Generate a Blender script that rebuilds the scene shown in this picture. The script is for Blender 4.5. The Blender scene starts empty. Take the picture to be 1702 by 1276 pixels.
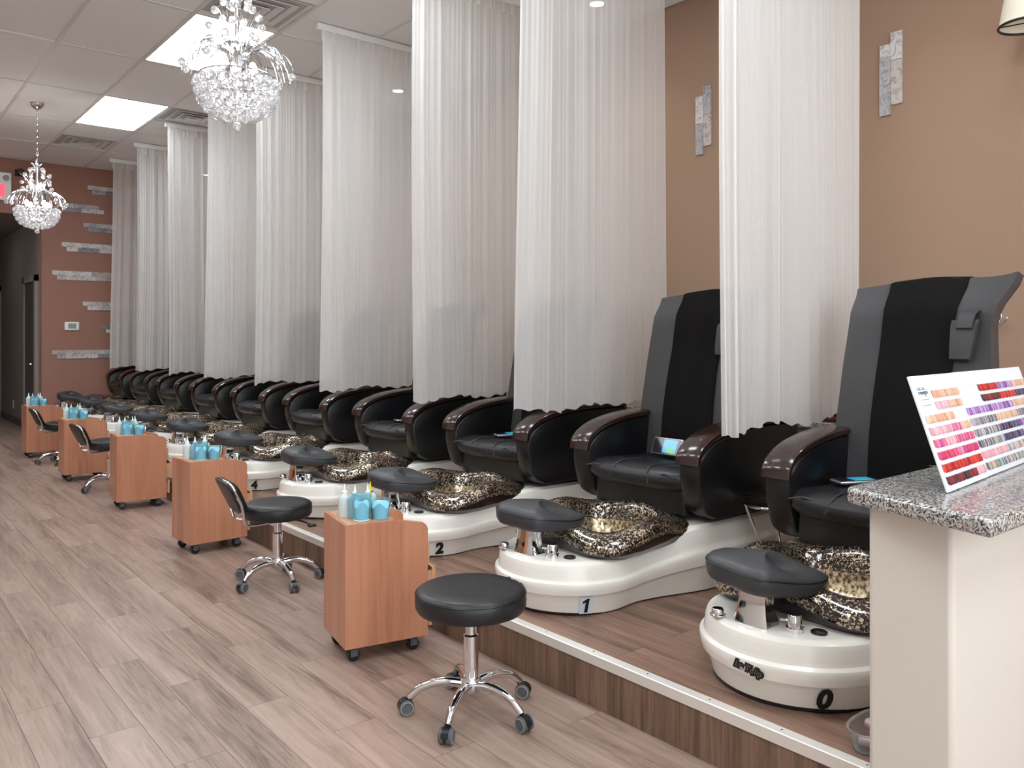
import bpy, math, random
from math import sin, cos, pi, radians, sqrt
from mathutils import Vector, Matrix

S = bpy.context.scene
COL = S.collection
rng = random.Random(7)

# ------------------------------------------------------------------ camera
cam_d = bpy.data.cameras.new('camera')
cam = bpy.data.objects.new('camera', cam_d); COL.objects.link(cam)
YAW = 39.53
cam.location = (0, 0, 1.25)
cam.rotation_euler = (radians(90), 0, radians(-YAW))
cam_d.sensor_width = 36
cam_d.lens = 36 * 1361 / 1702
cam_d.shift_y = -78 / 1702
cam_d.clip_start = 0.02
S.camera = cam

# ------------------------------------------------------------------ world, lights, exposure
W = bpy.data.worlds.new('world'); S.world = W; W.use_nodes = True
W.node_tree.nodes['Background'].inputs[0].default_value = (0.86, 0.93, 1.0, 1)
W.node_tree.nodes['Background'].inputs[1].default_value = 1.0
S.view_settings.view_transform = 'Standard'
S.view_settings.look = 'None'
S.view_settings.exposure = 0.0
S.view_settings.gamma = 1
S.view_settings.use_curve_mapping = False
S.cycles.transparent_max_bounces = 32
S.cycles.max_bounces = 8
S.cycles.adaptive_threshold = 0.02
S.cycles.use_denoising = True
S.cycles.sample_clamp_indirect = 6

def area(name, loc, rot, sx, sy, power, color=(1, 1, 1)):
    d = bpy.data.lights.new(name, 'AREA'); d.shape = 'RECTANGLE'
    d.size = sx; d.size_y = sy; d.energy = power; d.color = color
    o = bpy.data.objects.new(name, d); COL.objects.link(o)
    o.location = loc; o.rotation_euler = rot
    return o
# daylight coming in through the shop window behind the camera
area('window_daylight', (0.9, -2.12, 1.75), (radians(90), 0, 0), 6.2, 2.7, 135, (0.91, 0.965, 1.0))

ROOM_X0, WALL_X, FAR_Y, FRONT_Y, CEIL = -2.6, 4.29, 11.75, -2.2, 3.45
PLAT_X, PLAT_Z, PLAT_Y0 = 1.975, 0.175, 0.985
PANEL_EMIT = 15.0

# ------------------------------------------------------------------ mesh helpers
class MB:
    def __init__(s, ox=0, oy=0, oz=0):
        s.v = []; s.f = []; s.m = []; s.o = (ox, oy, oz)
    def add(s, vs, fs, mi=0):
        b = len(s.v); ox, oy, oz = s.o
        s.v += [(x - ox, y - oy, z - oz) for x, y, z in vs]
        s.f += [tuple(b + i for i in f) for f in fs]
        s.m += [mi] * len(fs)
        return s
    def box(s, x0, x1, y0, y1, z0, z1, mi=0):
        vs = [(x0,y0,z0),(x1,y0,z0),(x1,y1,z0),(x0,y1,z0),(x0,y0,z1),(x1,y0,z1),(x1,y1,z1),(x0,y1,z1)]
        return s.add(vs, [(0,3,2,1),(4,5,6,7),(0,1,5,4),(1,2,6,5),(2,3,7,6),(3,0,4,7)], mi)
    def loft(s, rings, closed=True, cap0=True, cap1=True, mi=0):
        n = len(rings[0]); vs = [p for r in rings for p in r]; fs = []
        for j in range(len(rings) - 1):
            for i in range(n if closed else n - 1):
                k = (i + 1) % n
                fs.append((j*n+i, j*n+k, (j+1)*n+k, (j+1)*n+i))
        if cap0: fs.append(tuple(range(n))[::-1])
        if cap1: fs.append(tuple((len(rings)-1)*n + i for i in range(n)))
        return s.add(vs, fs, mi)
    def lathe(s, prof, c=(0,0), n=24, cap0=True, cap1=True, mi=0):
        rings = [[(c[0]+r*cos(2*pi*i/n), c[1]+r*sin(2*pi*i/n), z) for i in range(n)] for r, z in prof]
        return s.loft(rings, True, cap0, cap1, mi)
    def tube(s, pts, r, n=8, mi=0, cyc=False):
        pts = [Vector(p) for p in pts]; rings = []; m = len(pts); up = None
        for i, p in enumerate(pts):
            if cyc: t = (pts[(i+1) % m] - pts[i-1])
            else: t = pts[min(i+1, m-1)] - pts[max(i-1, 0)]
            t.normalize()
            if up is None:
                up = Vector((0,0,1)) if abs(t.z) < .9 else Vector((1,0,0))
            a = t.cross(up)
            if a.length < 1e-5: a = t.cross(Vector((0,1,0)))
            a.normalize(); b = a.cross(t); b.normalize(); up = b
            rr = r[i] if isinstance(r, (list, tuple)) else r
            rings.append([tuple(p + a*rr*cos(2*pi*k/n) + b*rr*sin(2*pi*k/n)) for k in range(n)])
        if cyc:
            rings.append(rings[0]); return s.loft(rings, True, False, False, mi)
        return s.loft(rings, True, True, True, mi)
    def prism(s, poly, axis, a0, a1, mi=0):
        def P(u, v, w):
            return {'x': (w,u,v), 'y': (u,w,v), 'z': (u,v,w)}[axis]
        n = len(poly)
        return s.loft([[P(u,v,a0) for u,v in poly], [P(u,v,a1) for u,v in poly]], True, True, True, mi)
    def grid(s, fn, nu, nv, mi=0, wrap=False):
        vs = [fn(i/nu, j/nv) for j in range(nv+1) for i in range(nu+1)]
        fs = [(j*(nu+1)+i, j*(nu+1)+i+1, (j+1)*(nu+1)+i+1, (j+1)*(nu+1)+i) for j in range(nv) for i in range(nu)]
        return s.add(vs, fs, mi)
    def mesh(s, name, mats, smooth=0):
        me = bpy.data.meshes.new(name); me.from_pydata(s.v, [], s.f)
        for mt in (mats if isinstance(mats, (list, tuple)) else [mats]): me.materials.append(M[mt] if isinstance(mt, str) else mt)
        if any(s.m): me.polygons.foreach_set('material_index', s.m)
        import bmesh
        bm = bmesh.new(); bm.from_mesh(me); bmesh.ops.recalc_face_normals(bm, faces=bm.faces); bm.to_mesh(me); bm.free()
        if smooth:
            me.polygons.foreach_set('use_smooth', [True]*len(me.polygons))
            me.set_sharp_from_angle(angle=radians(smooth))
        me.update(); return me
    def obj(s, name, mats, parent=None, smooth=0, bevel=0, seg=2):
        return link(name, s.mesh(name, mats, smooth), parent, bevel, seg)

def link(name, me, parent=None, bevel=0, seg=2):
    o = bpy.data.objects.new(name, me); COL.objects.link(o)
    if parent: o.parent = parent
    if bevel:
        b = o.modifiers.new('bevel', 'BEVEL'); b.width = bevel; b.segments = seg; b.limit_method = 'ANGLE'; b.angle_limit = radians(40)
        me.polygons.foreach_set('use_smooth', [True]*len(me.polygons)); me.set_sharp_from_angle(angle=radians(50))
    return o
def tag(o, label, cat=None, group=None):
    o['label'] = label
    if cat: o['category'] = cat
    if group: o['group'] = group
    return o
def thing(name, label, cat, loc=(0,0,0), rz=0, group=None):
    o = bpy.data.objects.new(name, None); COL.objects.link(o); o.location = loc; o.rotation_euler = (0,0,rz)
    o.empty_display_size = .1
    return tag(o, label, cat, group)
def struct(o):
    o['kind'] = 'structure'; return o
def dup(o, parent=None):
    c = o.copy(); COL.objects.link(c); c.parent = parent
    for k in list(o.children): dup(k, c)
    return c
def sm(a, b, x):
    t = max(0, min(1, (x-a)/(b-a))); return t*t*(3-2*t)
def chaikin(p, n=3):
    for _ in range(n):
        q = []
        for i in range(len(p)):
            a, b = p[i], p[(i+1) % len(p)]
            q += [tuple(.75*x+.25*y for x, y in zip(a, b)), tuple(.25*x+.75*y for x, y in zip(a, b))]
        p = q
    return p
def catmull(pts, n=6):
    P = [Vector(p) for p in pts]; out = []
    for i in range(len(P)-1):
        a, b, c, d = P[max(i-1,0)], P[i], P[i+1], P[min(i+2, len(P)-1)]
        for k in range(n):
            t = k/n
            out.append(tuple(.5*((2*b)+(c-a)*t+(2*a-5*b+4*c-d)*t*t+(3*b-a-3*c+d)*t**3)))
    out.append(tuple(P[-1])); return out
def text_mesh(txt, size, depth=.0005, shear=0, offset=0):
    cu = bpy.data.curves.new('lettering', 'FONT'); cu.body = txt; cu.size = size; cu.extrude = depth
    cu.shear = shear; cu.offset = offset; cu.align_x = 'CENTER'; cu.align_y = 'CENTER'; cu.resolution_u = 3
    t = bpy.data.objects.new('lettering', cu); COL.objects.link(t)
    dg = bpy.context.evaluated_depsgraph_get()
    me = bpy.data.meshes.new_from_object(t.evaluated_get(dg))
    bpy.data.objects.remove(t); return me
def frame(origin, right, up):                       # matrix: local x -> right, y -> up, z -> outward
    r = Vector(right).normalized(); u = Vector(up).normalized(); n = r.cross(u)
    m = Matrix((r, u, n)).transposed().to_4x4(); m.translation = Vector(origin); return m

# ------------------------------------------------------------------ materials
M = {}
def c8(r, g, b):
    f = lambda x: ((x/255)/12.92 if x/255 <= .04045 else ((x/255+.055)/1.055)**2.4)
    return (f(r), f(g), f(b), 1)
def mat(name, col, rough=.5, metal=0, spec=.5, trans=0, ior=1.5, emit=None, es=0, coat=0, bump=None, alpha=1):
    m = bpy.data.materials.new(name); m.use_nodes = True; M[name] = m
    p = m.node_tree.nodes['Principled BSDF']; I = p.inputs
    I['Base Color'].default_value = col; I['Roughness'].default_value = rough; I['Metallic'].default_value = metal
    I['Specular IOR Level'].default_value = spec; I['Transmission Weight'].default_value = trans; I['IOR'].default_value = ior
    I['Coat Weight'].default_value = coat; I['Coat Roughness'].default_value = .08; I['Alpha'].default_value = alpha
    if emit: I['Emission Color'].default_value = emit; I['Emission Strength'].default_value = es
    if bump:
        N = nodes(m); t = N.n('ShaderNodeTexNoise', Scale=bump[0], Detail=4)
        tc = N.n('ShaderNodeTexCoord'); N.l(tc, 'Object', t, 'Vector')
        b = N.n('ShaderNodeBump', Strength=bump[1], Distance=bump[2] if len(bump) > 2 else .01)
        N.l(t, 'Fac', b, 'Height'); N.l(b, 'Normal', p, 'Normal')
    return m
class nodes:
    def __init__(s, m): s.t = m.node_tree; s.p = s.t.nodes.get('Principled BSDF')
    def n(s, typ, **kw):
        x = s.t.nodes.new(typ)
        for k, v in kw.items():
            if k in x.inputs: x.inputs[k].default_value = v
            else: setattr(x, k, v)
        return x
    def l(s, a, ao, b, bi): s.t.links.new(a.outputs[ao], b.inputs[bi])
    def ramp(s, stops):
        r = s.n('ShaderNodeValToRGB'); e = r.color_ramp.elements
        while len(e) < len(stops): e.new(.5)
        for x, (p, c) in zip(e, stops): x.position = p; x.color = c
        return r

def wood(name, cols, scale, dist=2.0, rough=.45, spec=.5, rand=True, coat=0, tint=.25, knots=False):
    m = mat(name, cols[0], rough, spec=spec, coat=coat); N = nodes(m)
    tc = N.n('ShaderNodeTexCoord'); mp = N.n('ShaderNodeMapping'); mp.inputs['Scale'].default_value = scale
    oi = N.n('ShaderNodeObjectInfo'); mu = N.n('ShaderNodeVectorMath', operation='SCALE'); mu.inputs[0].default_value = (37, 61, 19)
    ad = N.n('ShaderNodeVectorMath', operation='ADD')
    if rand: N.l(oi, 'Random', mu, 'Scale')
    else: mu.inputs['Scale'].default_value = .3
    N.l(tc, 'Object', ad, 0); N.l(mu, 0, ad, 1); N.l(ad, 0, mp, 'Vector')
    t = N.n('ShaderNodeTexNoise', Scale=1, Detail=8, Roughness=.7, Distortion=dist); N.l(mp, 'Vector', t, 'Vector')
    mp2 = N.n('ShaderNodeMapping'); mp2.inputs['Scale'].default_value = tuple(.22*x for x in scale); N.l(ad, 0, mp2, 'Vector')
    t2 = N.n('ShaderNodeTexNoise', Scale=1, Detail=3, Roughness=.5, Distortion=.6); N.l(mp2, 'Vector', t2, 'Vector')
    mx = N.n('ShaderNodeMath', operation='MULTIPLY_ADD'); N.l(t2, 'Fac', mx, 0); mx.inputs[1].default_value = .6
    sb = N.n('ShaderNodeMath', operation='MULTIPLY_ADD'); N.l(t, 'Fac', sb, 0); sb.inputs[1].default_value = .75; sb.inputs[2].default_value = -.17
    N.l(sb, 0, mx, 2)
    k = len(cols); r = N.ramp([(.3 + .42*i/(k-1), c) for i, c in enumerate(cols)]); N.l(mx, 0, r, 'Fac')
    if rand:
        hv = N.n('ShaderNodeHueSaturation'); N.l(r, 'Color', hv, 'Color')
        rm = N.n('ShaderNodeMapRange'); N.l(oi, 'Random', rm, 'Value'); rm.inputs['To Min'].default_value = 1-tint; rm.inputs['To Max'].default_value = 1+tint
        N.l(rm, 0, hv, 'Value'); N.l(hv, 'Color', N.p, 'Base Color')
    else: N.l(r, 'Color', N.p, 'Base Color')
    b = N.n('ShaderNodeBump', Strength=.05, Distance=.001); N.l(t, 'Fac', b, 'Height'); N.l(b, 'Normal', N.p, 'Normal')
    return m

wood('floor_vinyl', [c8(98,80,70), c8(142,119,107), c8(162,138,126), c8(174,150,138)], (42, 2.6, 8), 1.2, .36, tint=.025)
wood('deck_vinyl', [c8(78,56,46), c8(116,88,74), c8(138,108,92), c8(152,122,106)], (42, 2.6, 8), 1.2, .36, tint=.03)
wood('riser_vinyl', [c8(70,52,43), c8(106,82,68), c8(130,103,86), c8(146,118,100)], (8, 46, 2.0), 1.0, .45, tint=.03)
wood('cart_wood', [c8(160,106,80), c8(180,122,94), c8(190,132,103), c8(198,140,110)], (26, 26, 1.3), .5, .26, rand=True, tint=.03)
wood('cart_inner', [c8(196,146,108), c8(208,160,122), c8(214,168,130)], (26, 26, 1.3), .5, .4, rand=False)
wood('mahogany', [c8(34,21,19), c8(47,29,26), c8(56,35,31)], (3, 40, 40), 1.0, .2, rand=False, coat=.4)

mat('wall_brown', c8(160,130,109), .75, bump=(160, .06))
mat('wall_terracotta', c8(158,114,99), .75, bump=(160, .06))
mat('wall_cream', c8(208,200,190), .7, bump=(160, .05))
mat('wall_white', c8(225,222,216), .7)
mat('hall_paint', c8(140,130,124), .7)
mat('door_paint', c8(84,76,71), .5)
mat('ceiling_tile', c8(236,235,235), .9, bump=(220, .12))
mat('grid_metal', c8(214,212,210), .55)
mat('vent_metal', c8(214,212,210), .5)
mat('vent_dark', c8(178,175,174), .7)
mat('light_diffuser', (1,1,1,1), .5, emit=(.88, .955, 1, 1), es=PANEL_EMIT)
mat('spot_lens', (1,1,1,1), .5, emit=(1, .95, .88, 1), es=14)
mat('bulb_glow', (1,1,1,1), .4, emit=(1, .95, .88, 1), es=14)
mat('hall_fill_glow', (1,1,1,1), .5, emit=(1,.93,.86,1), es=9)  # glow of the unseen lamp added to lift the hallway
mat('chrome', c8(225,225,228), .07, 1)
mat('brushed', c8(200,196,190), .28, 1)
mat('alu_strip', c8(232,228,222), .35, .35)
mat('leather', c8(20,20,22), .34, spec=.5, bump=(240, .1, .003))
mat('leather_soft', c8(27,27,30), .4, spec=.5, bump=(9, .35, .012))
mat('leather_grey', c8(66,65,67), .5, spec=.4, bump=(200, .1, .003))
mat('pad_leather', c8(58,59,62), .42, spec=.45, bump=(14, .3, .008))
mat('seam', c8(52,52,56), .5)
mat('cloth_black', c8(20,18,18), .9, spec=.15, bump=(60, .15, .004))
mat('acrylic_white', c8(232,228,220), .2, spec=.5, coat=.3)
mat('base_trim', c8(28,24,24), .4)
mat('black_plastic', c8(18,18,20), .35)
mat('grey_plastic', c8(86,88,92), .45)
mat('grey_ring', c8(150,152,156), .4)
mat('white_plastic', c8(236,236,234), .35)
mat('lcd_grey', c8(150,156,152), .3)
mat('black_print', c8(16,16,18), .5)
mat('silver_print', c8(112,104,98), .4)
mat('sticker_blue', c8(206,222,232), .35)
mat('cream_shade', c8(238,230,214), .8)
mat('bronze', c8(52,46,42), .4, .6)
mat('exit_red', c8(230,70,90), .4, emit=c8(235,80,100), es=1.2)
mat('marble_a', c8(214,210,208), .3, bump=(30,.05)); mat('marble_b', c8(178,174,176), .3); mat('marble_c', c8(196,186,180), .3); mat('marble_d', c8(150,150,156), .3)
mat('bottle_white', c8(226,238,236), .35, trans=.25)
mat('bottle_blue', c8(150,205,225), .3, trans=.3)
mat('bottle_green', c8(200,228,200), .35, trans=.25)
mat('nozzle_white', c8(240,244,242), .4)
mat('nozzle_yellow', c8(225,215,60), .4)
mat('cap_red', c8(190,50,80), .4)
mat('cup_blue', c8(206,240,250), .08, trans=.9, ior=1.08)
mat('cup_fill', c8(190,232,244), .6)
mat('cup_rim', c8(210,235,240), .3)
mat('screen_blue', c8(30,140,190), .15, emit=c8(30,150,200), es=.6)
mat('screen_dark', c8(40,36,44), .15)
mat('screen_green', c8(90,170,60), .2, emit=c8(110,190,60), es=.5)
mat('phone_edge', c8(200,200,205), .25, .7)
mat('towel_red', c8(84,32,30), .9)
mat('clear_plastic', c8(235,238,240), .08, trans=.9, ior=1.15)
mat('box_pink', c8(180,150,155), .3)
mat('crystal', (.97,.975,1,1), .03, trans=.8, ior=1.45)
mat('socket_box', c8(200,196,190), .5)
mat('board_white', c8(232,238,242), .25, coat=.3)
mat('print_grey', c8(110,124,138), .5)

def special():
    # sheer curtain voile
    m = bpy.data.materials.new('voile'); m.use_nodes = True; M['voile'] = m; N = nodes(m); N.t.nodes.clear()
    out = N.n('ShaderNodeOutputMaterial'); tr = N.n('ShaderNodeBsdfTransparent'); df = N.n('ShaderNodeBsdfDiffuse'); tl = N.n('ShaderNodeBsdfTranslucent')
    df.inputs['Color'].default_value = c8(240,238,236); tl.inputs['Color'].default_value = c8(236,233,230)
    a = N.n('ShaderNodeMixShader', Fac=.42); N.l(df, 0, a, 1); N.l(tl, 0, a, 2)
    lw = N.n('ShaderNodeLayerWeight', Blend=.35)
    mr = N.n('ShaderNodeMapRange'); N.l(lw, 'Facing', mr, 'Value'); mr.inputs['To Min'].default_value = .66; mr.inputs['To Max'].default_value = .95
    b = N.n('ShaderNodeMixShader'); N.l(mr, 0, b, 'Fac'); N.l(tr, 0, b, 1); N.l(a, 0, b, 2); N.l(b, 0, out, 'Surface')
    m = bpy.data.materials.new('window_glass'); m.use_nodes = True; M['window_glass'] = m; N = nodes(m); N.t.nodes.clear()
    out = N.n('ShaderNodeOutputMaterial'); tr = N.n('ShaderNodeBsdfTransparent'); gl = N.n('ShaderNodeBsdfGlossy', Roughness=.02); fr = N.n('ShaderNodeFresnel', IOR=1.45)
    a = N.n('ShaderNodeMixShader'); N.l(fr, 0, a, 0); N.l(tr, 0, a, 1); N.l(gl, 0, a, 2); N.l(a, 0, out, 'Surface')
    # gold-flecked brown glass of the basins
    m = mat('gold_fleck', c8(30,20,18), .12, coat=.6); N = nodes(m)
    tc = N.n('ShaderNodeTexCoord'); v = N.n('ShaderNodeTexNoise', Scale=125, Detail=2.0, Roughness=.6, Distortion=.8); N.l(tc, 'Object', v, 'Vector')
    v2 = N.n('ShaderNodeTexNoise', Scale=9, Detail=2); N.l(tc, 'Object', v2, 'Vector')
    ad = N.n('ShaderNodeMath', operation='MULTIPLY_ADD'); N.l(v2, 'Fac', ad, 0); ad.inputs[1].default_value = .25; N.l(v, 'Fac', ad, 2)
    r = N.ramp([(.65, (0,0,0,1)), (.69, (1,1,1,1))]); N.l(ad, 0, r, 'Fac')
    mc = N.n('ShaderNodeMix', data_type='RGBA'); N.l(r, 'Color', mc, 'Factor'); mc.inputs['A'].default_value = c8(34,22,18); mc.inputs['B'].default_value = c8(214,198,172)
    N.l(mc, 'Result', N.p, 'Base Color'); N.l(r, 'Color', N.p, 'Metallic')
    rr = N.n('ShaderNodeMapRange'); N.l(r, 'Color', rr, 'Value'); rr.inputs['To Min'].default_value = .12; rr.inputs['To Max'].default_value = .38; N.l(rr, 0, N.p, 'Roughness')
    m = mat('gold_inside', c8(190,165,115), .3, .75, coat=.5); N = nodes(m)
    tc = N.n('ShaderNodeTexCoord'); v = N.n('ShaderNodeTexNoise', Scale=70, Detail=3); N.l(tc, 'Object', v, 'Vector')
    r = N.ramp([(.36, c8(84,64,48)), (.5, c8(178,158,122)), (.66, c8(228,214,184))]); N.l(v, 'Fac', r, 'Fac'); N.l(r, 'Color', N.p, 'Base Color')
    mat('glass_brown', c8(26,14,14), .1, coat=.6)
    # granite
    m = mat('granite', c8(150,146,142), .18, coat=.4); N = nodes(m)
    tc = N.n('ShaderNodeTexCoord'); v = N.n('ShaderNodeTexVoronoi', Scale=260); N.l(tc, 'Object', v, 'Vector')
    v2 = N.n('ShaderNodeTexNoise', Scale=330, Detail=2); N.l(tc, 'Object', v2, 'Vector')
    sp = N.n('ShaderNodeSeparateColor'); N.l(v, 'Color', sp, 'Color')
    ad = N.n('ShaderNodeMath', operation='MULTIPLY_ADD'); N.l(v2, 'Fac', ad, 0); ad.inputs[1].default_value = .5; N.l(sp, 'Red', ad, 2)
    r = N.ramp([(.3, c8(40,39,41)), (.55, c8(112,108,106)), (.85, c8(164,160,156)), (1.0, c8(196,192,188))]); N.l(ad, 0, r, 'Fac'); N.l(r, 'Color', N.p, 'Base Color')
    # nail varnish tips, coloured per tip
    m = mat('nail_varnish', (1,1,1,1), .15, coat=.5); N = nodes(m)
    at = N.n('ShaderNodeAttribute', attribute_name='tip_colour'); N.l(at, 'Color', N.p, 'Base Color')
    # marble veins for the mosaic pieces
    for k in 'abcd':
        m = M['marble_'+k]; N = nodes(m); col = N.p.inputs['Base Color'].default_value[:]
        tc = N.n('ShaderNodeTexCoord'); v = N.n('ShaderNodeTexNoise', Scale=22, Detail=5, Distortion=1.5); N.l(tc, 'Object', v, 'Vector')
        r = N.ramp([(.38, tuple(.62*x for x in col[:3])+(1,)), (.55, col)]); N.l(v, 'Fac', r, 'Fac'); N.l(r, 'Color', N.p, 'Base Color')
special()

# ================================================================== SETTING
def floor():
    fl = struct(MB().box(ROOM_X0, WALL_X, FRONT_Y, FAR_Y, -.1, -.004).obj('floor', 'floor_vinyl'))
    pw, pl = .152, .915
    me = MB().box(-pw/2+.0007, pw/2-.0007, -pl/2+.0007, pl/2-.0007, -.004, 0).mesh('plank', 'floor_vinyl')
    n = 0
    i = 0
    x = PLAT_X - pw/2
    while x > -.1:
        off = (i * .37 % 1) * pl
        y = .55 + off - pl
        while y < FAR_Y - .02:
            if y + pl/2 < FAR_Y and not (y < .4):
                o = link('plank', me, fl); o.location = (x, y, 0); n += 1
            y += pl
        x -= pw; i += 1
    hall = struct(MB().box(.1, 2.0, FAR_Y, 16.4, -.1, -.002).obj('floor_hallway', 'floor_vinyl'))
floor()

def walls():
    struct(MB().box(WALL_X, WALL_X+.15, FRONT_Y, FAR_Y+.15, -.1, CEIL+.2).obj('wall_right', 'wall_brown'))
    struct(MB().box(ROOM_X0-.15, ROOM_X0, FRONT_Y, FAR_Y+.15, -.1, CEIL+.2).obj('wall_left', 'wall_cream'))
    w = MB(); w.box(2.0, WALL_X, FAR_Y, FAR_Y+.12, -.1, CEIL+.2); w.box(.2, 2.0, FAR_Y, FAR_Y+.12, 2.78, CEIL+.2); w.box(ROOM_X0, .2, FAR_Y, FAR_Y+.12, -.1, CEIL+.2)
    struct(w.obj('wall_back', 'wall_terracotta'))
    # hallway beyond the far wall
    struct(MB().box(2.0, 2.1, FAR_Y+.12, 16.5, 0, 2.9).obj('wall_hallway_right', 'hall_paint'))
    struct(MB().box(.1, .2, FAR_Y+.12, 16.5, 0, 2.9).obj('wall_hallway_left', 'hall_paint'))
    struct(MB().box(.1, 2.1, 16.4, 16.5, 0, 2.9).obj('wall_hallway_end', 'hall_paint'))
    struct(MB().box(.1, 2.1, FAR_Y+.12, 16.5, 2.78, 2.9).obj('ceiling_hallway', 'hall_paint'))
    struct(MB().box(1.985, 2.0, FAR_Y+1.15, 15.0, 0, .1).obj('baseboard_hallway', 'door_paint'))
    # front (behind the camera) with its shop window opening
    f = MB(); f.box(ROOM_X0, WALL_X, FRONT_Y-.15, FRONT_Y, -.1, .35); f.box(ROOM_X0, WALL_X, FRONT_Y-.15, FRONT_Y, 3.15, CEIL+.2)
    f.box(ROOM_X0, -2.25, FRONT_Y-.15, FRONT_Y, .35, 3.15); f.box(4.05, WALL_X, FRONT_Y-.15, FRONT_Y, .35, 3.15)
    struct(f.obj('wall_front', 'wall_cream'))
    wf = struct(MB().box(-2.25, 4.05, FRONT_Y-.1, FRONT_Y-.05, .35, .42).box(-2.25, 4.05, FRONT_Y-.1, FRONT_Y-.05, 3.08, 3.15).obj('window_1', 'brushed'))
    for x in (-2.22, -.15, 1.9, 4.0): MB().box(x-.03, x+.03, FRONT_Y-.1, FRONT_Y-.05, .42, 3.08).obj('mullion', 'brushed', wf)
    for a, b in ((-2.19, -.18), (-.12, 1.87), (1.93, 3.97)): MB().box(a, b, FRONT_Y-.078, FRONT_Y-.072, .42, 3.08).obj('pane', 'window_glass', wf)
    # doors in the hallway wall
    for i, (y0, y1) in enumerate(((11.98, 12.82), (15.05, 15.95))):
        d = struct(MB().box(1.975, 1.995, y0+.05, y1-.05, .01, 1.97).obj('door_%d' % (i+1), 'door_paint'))
        fr = MB(); fr.box(1.955, 1.999, y0-.03, y0+.05, 0, 2.05); fr.box(1.955, 1.999, y1-.05, y1+.03, 0, 2.05); fr.box(1.955, 1.999, y0-.03, y1+.03, 1.97, 2.05)
        fr.obj('door_frame', 'hall_paint', d)
        hy = y0+.12
        h = MB(); h.tube([(1.975, hy, .9), (1.93, hy, .9), (1.925, hy+.03, .9), (1.925, hy+.1, .9)], .011)
        h.obj('door_handle', 'chrome', d, 40)
walls()

def ceiling():
    c = struct(MB().box(ROOM_X0, WALL_X, FRONT_Y, FAR_Y, CEIL+.03, CEIL+.12).obj('ceiling', 'ceiling_tile'))
    px, py = .6, 1.23
    xs = [1.27 + px*k for k in range(-7, 6)]; ys = [5.65 + py*k for k in range(-7, 6)]
    gx0, gx1 = ROOM_X0, WALL_X
    panels = {(1.87, 3.19), (1.87, 5.65), (1.87, 8.11), (-.53, .73), (-.53, 3.19), (-.53, 5.65), (-.53, 8.11), (1.87, .73), (1.87, -1.73), (-.53, -1.73), (-.53, 10.57)}
    vents = {(1.87, 4.42): 'far', (2.47, 8.11): 'near', (1.87, 9.34): 'far'}
    key = lambda a, b: (round(a, 2), round(b, 2))
    shared = {}
    def tile(x0, x1, y0, y1, z=0):
        k = (round(x1-x0, 3), round(y1-y0, 3))
        if k not in shared:
            a, b = k[0]/2-.012, k[1]/2-.012
            shared[k] = MB().box(-a, a, -b, b, 0, .014).mesh('ceiling_tile', 'ceiling_tile')
        o = link('tile', shared[k], c); o.location = ((x0+x1)/2, (y0+y1)/2, CEIL+.002+z)
    for x in xs:
        MB().box(x-.012, x+.012, FRONT_Y, FAR_Y, CEIL-.004, CEIL+.03).obj('grid_bar', 'grid_metal', c) if x < gx1 - .03 else None
    for y in ys:
        if FRONT_Y < y < FAR_Y: MB().box(gx0, gx1, y-.012, y+.012, CEIL-.0035, CEIL+.028).obj('grid_bar', 'grid_metal', c)
    X = [gx0] + [x for x in xs if gx0 + .05 < x < gx1 - .03] + [gx1]
    Y = [FRONT_Y] + [y for y in ys if FRONT_Y + .05 < y < FAR_Y - .05] + [FAR_Y]
    li = 0; vi = 0
    order_l = {(1.87, 5.65): 'square bright ceiling light panel behind the nearer chandelier', (1.87, 8.11): 'bright ceiling light panel further along, beyond the nearer chandelier'}
    order_v = {(1.87, 4.42): 'ceiling air vent next to the nearer bright light panel', (2.47, 8.11): 'ceiling air vent right of the further light panel, by the curtain tops', (1.87, 9.34): 'ceiling air vent beyond the further light panel'}
    for a, b in zip(X, X[1:]):
        for y0, y1 in zip(Y, Y[1:]):
            k = key(a, y0)
            if k in panels:
                t = thing('ceiling_light', order_l.get(k, 'ceiling light panel out of view at %.1f by %.1f metres' % k), 'ceiling light', (a, y0, CEIL))
                if k not in order_l:
                    li += 1; t['label'] = 'recessed ceiling light panel outside the picture, ' + ['first','second','third','fourth','fifth','sixth','seventh','eighth','ninth','tenth'][li-1] + ' from the left wall'
                t['group'] = 'recessed ceiling light panels'
                MB().box(.012, b-a-.012, .012, y1-y0-.012, .004, .01).obj('diffuser', 'light_diffuser', t)
                fr = MB(); w, h = b-a-.012, y1-y0-.012
                for q in ((.012, w, .012, .024), (.012, w, h-.012, h), (.012, .024, .024, h-.012), (w-.012, w, .024, h-.012)): fr.box(*q, -.001, .012)
                fr.obj('light_frame', 'grid_metal', t)
            elif k in vents:
                ym = (y0+y1)/2 + .0
                if vents[k] == 'far': tile(a, b, y0, ym); v0 = ym
                else: tile(a, b, ym, y1); v0 = y0
                t = thing('air_vent', order_v[k], 'air vent', (a+.3, v0+.307, CEIL), 0, 'ceiling air vents')
                MB().box(-.288, .288, -.295, .295, .012, .02).obj('backing', 'vent_dark', t)
                for j, s in enumerate((.285, .215, .145, .075)):
                    m = MB(); z1 = .004 - j*.004
                    ring = lambda r, z: [(-r,-r,z),(r,-r,z),(r,r,z),(-r,r,z)]
                    m.loft([ring(s, z1+.006), ring(s, z1), ring(s-.038, z1+.014), ring(s-.038, z1+.018)], True, False, False)
                    m.obj('louvre', 'vent_metal', t)
            else:
                tile(a, b, y0, y1, .006 if k == (.67, 5.65) else 0)
ceiling()

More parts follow.
